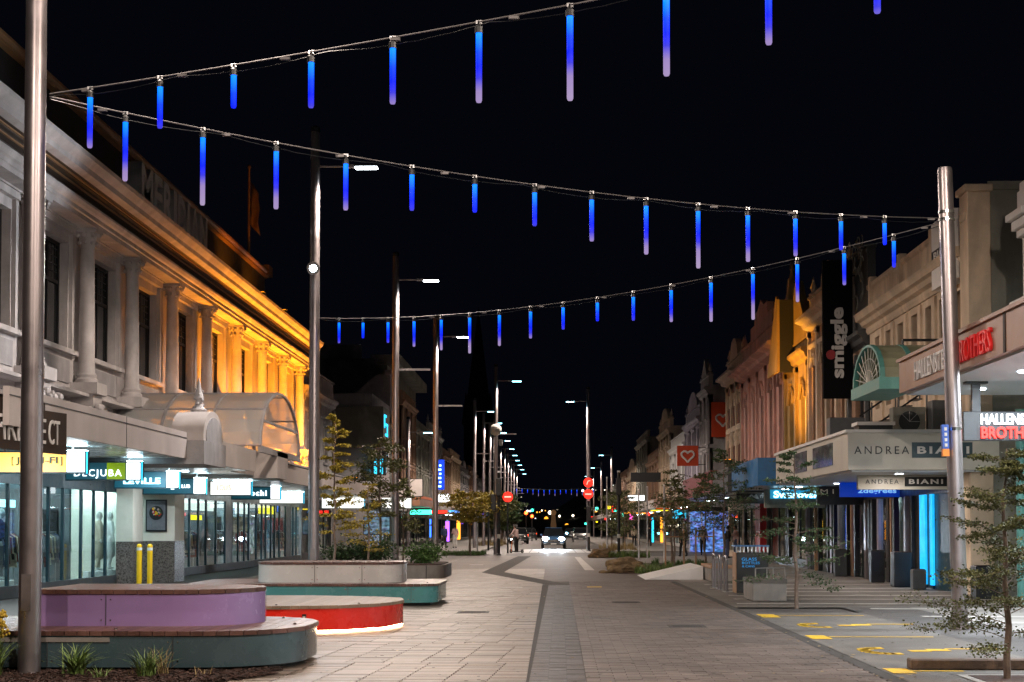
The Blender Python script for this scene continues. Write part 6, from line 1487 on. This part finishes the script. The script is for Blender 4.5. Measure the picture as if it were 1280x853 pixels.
def block(label, x0, x1, y0, y1, hoops):
    t = thing('concrete_block_bench', label, 'seat', ((x0+x1)/2, y0, 0), 'concrete block seats')
    m = MB(); m.box(x0, x1, y0, y1, 0, .40); m.build('block', M['concrete'], t, bevel=.02); 
    for k in range(5): w = (y1-y0)/5; m = MB(); m.box(x0-.015, x1+.015, y0+k*w, y0+(k+1)*w-.012, .402, .49); m.build('top_slat', M['stake'] if not hoops else M['concrete_g'], t)
    if hoops:
        for q in (.12, .5): 
            xa = x0+q*(x1-x0)*.9; m = MB(); m.path([(xa, y0+.12, .49), (xa, y0+.12, .72), (xa+.38, y0+.12, .74), (xa+.4, y0+.12, .49)], .014, 6); m.build('armrest', M['galv'], t)
block('concrete block seat with two thin hoop armrests, nearest on the right', 4.38, 5.12, 33.4, 35.0, True)
block('concrete block seat with timber top farther behind the bike racks', 4.75, 5.4, 45.6, 48.6, False)
rp = thing('ramp_edge', 'pale wedge of concrete ramp beside the far block seat', 'ramp', (4.2, 47, 0))
m = MB(); m.prism([(2.9, 0), (4.7, 0), (4.7, .42)], 'y', 47.5, 47.8); m.add([(2.9,47.5,0.001),(4.7,47.5,.42),(4.7,52,.42),(2.9,52,0.001)], [(0,1,2,3)]); m.build('slab', M['white'], rp)
tb = thing('timber_edging', 'weathered timber beam edging the tree bed at lower right', 'timber beam', (5.4, 17.5, 0))
m = MB(); m.box(4.06, 7.4, 17.35, 17.6, 0, .12); m.build('beam', M['wood_b'], tb, bevel=.015)
# concrete planter left beyond benches
cp = thing('concrete_planter', 'low rounded concrete planter filled with green shrubs behind the white bench', 'planter', (-5.0, 50, 0))
m = MB(); m.prism(rrect(-7.6, -3.45, 48.2, 53, .8, 6), 'z', 0, .42); m.build('wall', M['concrete'], cp, smooth=True)
m = MB(); m.prism(rrect(-7.5, -3.55, 48.3, 52.9, .75, 6), 'z', .42, .45); m.build('soil', M['mulch'], cp)
for x in (-4.9, -4.0): m = MB(); m.box(x, x+.02, 48.19, 48.21, .0, .42); m.build('joint', M['black'], cp)
# ================================================================ VEGETATION
def leafquads(rr, V, F, c, n, spread, s, flat=.5):
    for _ in range(n):
        p = Vector((c[0]+rr.gauss(0, spread), c[1]+rr.gauss(0, spread), c[2]+rr.gauss(0, spread*flat)))
        a = Vector((rr.uniform(-1, 1), rr.uniform(-1, 1), rr.uniform(-.5, .5))).normalized(); b = a.orthogonal().normalized(); b.rotate(Matrix.Rotation(rr.uniform(0, 6.28), 3, a))
        L = s*rr.uniform(.6, 1.4); w = L*.38; k = len(V); V += [p, p+a*L*.5+b*w, p+a*L, p+a*L*.5-b*w]; F.append((k, k+1, k+2, k+3))
def tree(label, x, y, h, spread, leaf, seed, name='young_tree', dens=1.0, ls=.07, r0=.05, z0=.0, lo=.25, stakes=0, bark='bark', flat=.35, cloud=.12, group='young street trees', nb=None, prof=0):
    rr = random.Random(seed); t = thing(name, label, 'tree', (x, y, z0), group)
    m = MB(); pts = [Vector((x, y, z0-.03))]; n = 9
    for k in range(1, n+1): pts.append(Vector((x+rr.uniform(-.03, .03)*h*.35, y+rr.uniform(-.03, .03)*h*.35, z0+h*.96*k/n)))
    for k in range(n): m.cyl(pts[k], pts[k+1], r0*(1-k/n)**.8+.006, r0*(1-(k+1)/n)**.8+.006, 7)
    V, F = [], []
    def at(u): 
        i = min(n-1, int(u*n)); return pts[i].lerp(pts[i+1], u*n-i)
    nb = nb or int(16+h*5)
    for k in range(nb):
        u = lo + (1-lo)*(k+.5)/nb; o = at(u); a = rr.uniform(0, 2*pi)
        pr = (1-(u-lo)/(1-lo))**.7*.8+.22 if prof == 0 else (.5+.8*sin(pi*(u-lo)/(1-lo)))
        L = spread*pr*rr.uniform(.65, 1.15); d = Vector((cos(a), sin(a), rr.uniform(.05, .55)))
        q = o; prev = o; ns = 5
        for s_ in range(1, ns+1):
            q = prev + d*(L/ns) + Vector((rr.uniform(-.04, .04), rr.uniform(-.04, .04), rr.uniform(-.03, .02)))*L
            m.cyl(prev, q, .012*r0/.05*(1-s_/7), .010*r0/.05*(1-s_/6.5), 4, cap=False)
            if s_ > 1:
                leafquads(rr, V, F, prev.lerp(q, .5), int(9*dens), cloud*L+.02, ls, flat)
                for sub in range(2):
                    dd = Vector((cos(a+rr.choice([-1, 1])*rr.uniform(.5, 1.2)), sin(a+rr.choice([-1, 1])*.9), rr.uniform(-.1, .4)))*L*rr.uniform(.15, .4)
                    m.cyl(q, q+dd, .006*r0/.05, .003, 3, cap=False)
                    for e in (.5, 1): leafquads(rr, V, F, q+dd*e, int(7*dens), cloud*L*.7+.01, ls, flat)
            prev = q; d = (d + Vector((0, 0, rr.uniform(-.25, .1)))).normalized()
    m.build('trunk', M[bark], t, smooth=True)
    raw('crown', V, F, M[leaf], t)
    for k in range(stakes):
        sx = x + (-.35 if k % 2 else .35); st_ = MB(); st_.box(sx-.03, sx+.03, y-.03, y+.03, 0, 1.55); st_.build('stake', M['stake'], t)
    if stakes: st_ = MB(); st_.box(x-.35, x+.35, y-.035, y-.03, 1.25, 1.3); st_.build('tie', M['stake'], t)
    return t
tree('wispy young tree with brown green leaves at the lower right edge', 4.82, 16.3, 2.55, .78, 'leaf', 11, dens=3.2, ls=.028, r0=.035, lo=.14, cloud=.09, nb=40)
tree('slender young conifer like tree beside the nearest block seat', 4.95, 31.0, 3.3, .9, 'leaf_d', 12, dens=1.0, ls=.045, r0=.04, lo=.14, cloud=.07)
tree('layered young tree left of the litter bin', 6.2, 55, 4.6, 1.5, 'leaf_d', 13, dens=.6, ls=.07, r0=.05, lo=.42, cloud=.08)
tree('tall thin young tree glowing yellow left of the second lamp', -5.95, 41.5, 4.9, .6, 'leaf_y', 14, dens=1.3, ls=.06, r0=.035, lo=.3, cloud=.06, z0=0, bark='bark_p')
tree('second thin tree with sparse yellow green leaves right of the tall one', -5.7, 47, 3.1, .8, 'leaf_y', 15, dens=.5, ls=.06, r0=.04, lo=.25, cloud=.08, bark='bark_p')
tree('bushy olive young tree in the concrete planter', -5.7, 50.5, 4.3, .75, 'leaf', 16, dens=1.0, ls=.07, r0=.045, z0=.4, lo=.4, cloud=.13, prof=1)
tree('thin tree between the second and third lamps', -5.6, 57, 3.6, .7, 'leaf', 17, dens=.3, ls=.09, r0=.04, lo=.4)
tree('spreading yellow green tree behind the parking sign', -4.9, 91, 3.7, 1.35, 'leaf_y', 18, dens=1.6, ls=.12, r0=.07, lo=.55, cloud=.12, prof=1)
tree('round olive tree left of the scooter rider', -5.2, 140, 5.0, 1.5, 'leaf', 19, dens=1.1, ls=.22, r0=.09, lo=.3, cloud=.16, prof=1, group='trees beyond the crossing')
tree('bare brownish tree by the slender posts at right', 5.0, 64, 4.2, 1.2, 'leaf', 20, dens=.35, ls=.08, r0=.05, lo=.35)
tree('reddish thin staked tree at right', 4.7, 58.5, 3.6, .9, 'leaf', 21, dens=.4, ls=.08, r0=.04, lo=.35, stakes=2)
tree('staked young tree before the walking people', 6.0, 60, 3.9, 1.1, 'leaf', 22, dens=.5, ls=.08, r0=.04, lo=.4, stakes=2)
tree('brown bushy tree on the right beyond the crossing', 5.6, 118, 4.6, 1.2, 'leaf', 23, dens=.5, ls=.14, r0=.06, lo=.2, cloud=.14, prof=1, group='trees beyond the crossing')
tree('second brown bushy tree on the right farther away', 5.4, 138, 5.0, 1.3, 'leaf', 24, dens=.5, ls=.16, r0=.06, lo=.2, cloud=.14, prof=1, group='trees beyond the crossing')
tree('dark tree farther left beyond the crossing', -5.4, 165, 5.0, 1.8, 'leaf_d', 25, dens=1.6, ls=.24, r0=.09, lo=.3, cloud=.16, prof=1, group='trees beyond the crossing')
def shrub(label, x, y, z, r, h, leaf, seed, n=900, ls=.08, group='shrubs in the planters'):
    rr = random.Random(seed); t = thing('shrub', label, 'shrub', (x, y, z), group); V, F = [], []; m = MB()
    for k in range(26):
        a = rr.uniform(0, 6.28); e = Vector((x+r*rr.uniform(.2, .95)*cos(a), y+r*rr.uniform(.2, .95)*sin(a), z+h*rr.uniform(.45, 1)*(1-.2*rr.random())))
        m.cyl((x+rr.uniform(-.1, .1), y, z-.03), e, .012, .004, 4, cap=False)
        leafquads(rr, V, F, e, n//26, r*.2, ls, .8); leafquads(rr, V, F, Vector((x, y, z)).lerp(e, .6), n//40, r*.2, ls, .8)
    m.build('stems', M['bark'], t); raw('foliage', V, F, M[leaf], t)
shrub('dark green shrub in the concrete planter left of the second lamp', -5.95, 50, .44, .85, .75, 'leaf_d', 31, 1500)
shrub('bright yellow green shrub in the concrete planter right of the second lamp', -4.3, 50.3, .44, .7, .6, 'leaf_g', 32, 1500)
shrub('dark shrub at the left end of the concrete planter', -7.0, 50.4, .44, .6, .6, 'leaf_d', 33, 900)
def blades(V, F, rr, c, n, h, spread, w=.012):
    for _ in range(n):
        a = rr.uniform(0, 2*pi); L = h*rr.uniform(.6, 1.15); out = spread*rr.uniform(.3, 1.2); b = Vector((c[0]+rr.gauss(0, .04), c[1]+rr.gauss(0, .04), c[2])); side = Vector((-sin(a), cos(a), 0))*w
        prev = None
        for s_ in range(6):
            u = s_/5; p = b + Vector((cos(a), sin(a), 0))*out*u**1.6 + Vector((0, 0, L*(u - .45*u**3*(out/spread)*.7))); ww = side*(1-u*.9)
            k = len(V); V += [p-ww, p+ww]
            if prev is not None: F.append((prev, prev+1, k+1, k))
            prev = k
def clump(label, x, y, h, spread, mat, seed, n=70, w=.012, z=.0, group='grass clumps in the mulch bed', name='grass_clump', heads=0, cat='plant'):
    rr = random.Random(seed); t = thing(name, label, cat, (x, y, z), group); V, F = [], []; blades(V, F, rr, (x, y, z), n, h, spread, w); raw('leaves', V, F, mat, t)
    if heads:
        for k in range(heads):
            a = rr.uniform(0, 6.28); d = rr.uniform(.05, .28); e = Vector((x+d*cos(a), y+d*sin(a), z+h*rr.uniform(.9, 1.35))); m = MB(); m.cyl((x, y, z), e, .006, .004, 5); s_ = m.build('flower_stem', M['grass'], t)
            m = MB()
            for q in range(34): m.ball(e+Vector((rr.gauss(0, .024), rr.gauss(0, .024), rr.gauss(0, .024))), .016, 5, 4)
            m.build('flower_head', M['flower'], s_)
    return t
clump('yellow flowering plant at the bottom left corner', -5.98, 16.15, .5, .34, M['grass'], 41, 90, .013, heads=11, name='flowering_plant')
clump('spiky bright green plant left of centre in the mulch bed', -5.12, 16.25, .40, .40, M['grass'], 42, 95, .015)
clump('yellow green and straw coloured grass clump before the slate bench', -4.32, 16.2, .38, .36, M['grass'], 43, 85, .010)
clump('straw grass tuft beside the green clump', -4.2, 16.3, .4, .22, M['grass_t'], 44, 36, .007)
clump('low straw tuft at the very bottom of the mulch bed', -4.75, 15.95, .16, .2, M['grass'], 45, 30, .01)
clump('brown dry tuft between the two right clumps', -4.45, 16.3, .2, .15, M['grass_t'], 46, 18, .006)
clump('dry tuft at the right end of the mulch bed', -3.75, 16.3, .14, .12, M['grass_t'], 48, 14, .006)
# mulch bed
poly('garden_bed', [(-9, 14.5), (-4.2, 14.5), (-3.35, 16.0), (-3.0, 16.7), (-3.3, 17.5), (-9, 17.6)], .012, M['mulch'])
rr = random.Random(77); m = MB()
for k in range(3200):
    x = rr.uniform(-7.2, -3.05); y = rr.uniform(15.2, 17.3)
    if x > -4.2+(y-14.5)*.6: continue
    L, w, hh = rr.uniform(.02, .06), rr.uniform(.008, .02), rr.uniform(.004, .012); a = rr.uniform(0, pi); z = .014+rr.uniform(0, .02); c, s = cos(a), sin(a); tl = rr.uniform(-.3, .3)
    P = [(-L,-w),(L,-w),(L,w),(-L,w)]; m.add([(x+p*c-q*s, y+p*s+q*c, z+p*tl) for p, q in P]+[(x+p*c-q*s, y+p*s+q*c, z+hh+p*tl) for p, q in P], [(0,3,2,1),(4,5,6,7),(0,1,5,4),(1,2,6,5),(2,3,7,6),(3,0,4,7)])
m.build('mulch_chips', M['mulch'], None, kind='stuff')
# right planting: boulders, ground cover
def rock(label, x, y, r, sc, seed):
    t = thing('boulder', label, 'rock', (x, y, 0), 'boulders in the right planting'); bm = bmesh.new(); bmesh.ops.create_icosphere(bm, subdivisions=4, radius=r); rr = random.Random(seed)
    from mathutils import noise
    for v in bm.verts:
        nn = noise.fractal(v.co*1.6/r*.8+Vector((seed, 0, 0)), 1, 2, 4)*.32*r; q = v.co.normalized(); v.co += q*nn; v.co = Vector((v.co.x*sc[0], v.co.y*sc[1], v.co.z*sc[2])); 
    me = bpy.data.meshes.new('rock'); bm.to_mesh(me); bm.free(); me.materials.append(M['rock']); o = bpy.data.objects.new('stone', me); C.objects.link(o); o.parent = t; o.location = (0, 0, r*sc[2]*.45)
rock('big mossy boulder in the right planting', 2.65, 55, .62, (1.15, .8, .62), 3)
rock('smaller dark boulder left of the big one, near the signal post', 2.65, 83, .62, (1.0, .8, .55), 5)
rock('small loose stone on the street beside the big boulder', 1.85, 54.5, .13, (1.5, .8, .5), 6)
poly('planting_bed', [(2.1,54.5),(2.8,53.3),(4.3,53.0),(6.6,56),(6.8,70),(4.2,70),(2.6,62)], .01, M['mulch'])
poly('planting_bed', [(2.3,82),(5.2,82),(5.6,87),(2.6,87)], .01, M['mulch'])
poly('planting_bed', [(-6.6,88),(-3.9,88),(-3.7,91),(-4.2,95),(-6.6,95)], .012, M['mulch'])
for i, (x0, x1, y0, y1, n, h) in enumerate(((3.0, 4.4, 53.4, 57, 85, .45), (4.4, 6.5, 57, 69, 90, .4), (2.9, 5.4, 82.4, 86.6, 90, .55), (-6.4, -4.1, 88.3, 94, 80, .4), (3.5, 6, 104, 116, 90, .8), (-6.5, -4.5, 128, 150, 80, .8))):
    rr = random.Random(60+i); V, F = [], []
    for k in range(n): blades(V, F, rr, (rr.uniform(x0, x1), rr.uniform(y0, y1), 0), 18, h*rr.uniform(.5, 1), .22, .014)
    raw('ground_cover', V, F, [M['grass'], M['leaf_g'], M['grass_t']][i % 2 if i < 4 else 2], None, 'stuff')
sheet('tree_pit_ring', 4.4, 5.25, 15.85, 16.75, .008, M['whiteline']); 
m = MB(); m.box(4.5, 5.15, 15.95, 16.65, 0, .012); m.build('tree_pit_soil', M['mulch'], kind='structure')
# yellow floodlight on the narrow orange tinted building, spotlight on the pink one
flood(6.95, 60.5, 4.02, 'orange floodlight on the canopy below the orange tinted gable', 3200, (1.0, .45, .04), aim=(.75, .25, 1), spot=90)
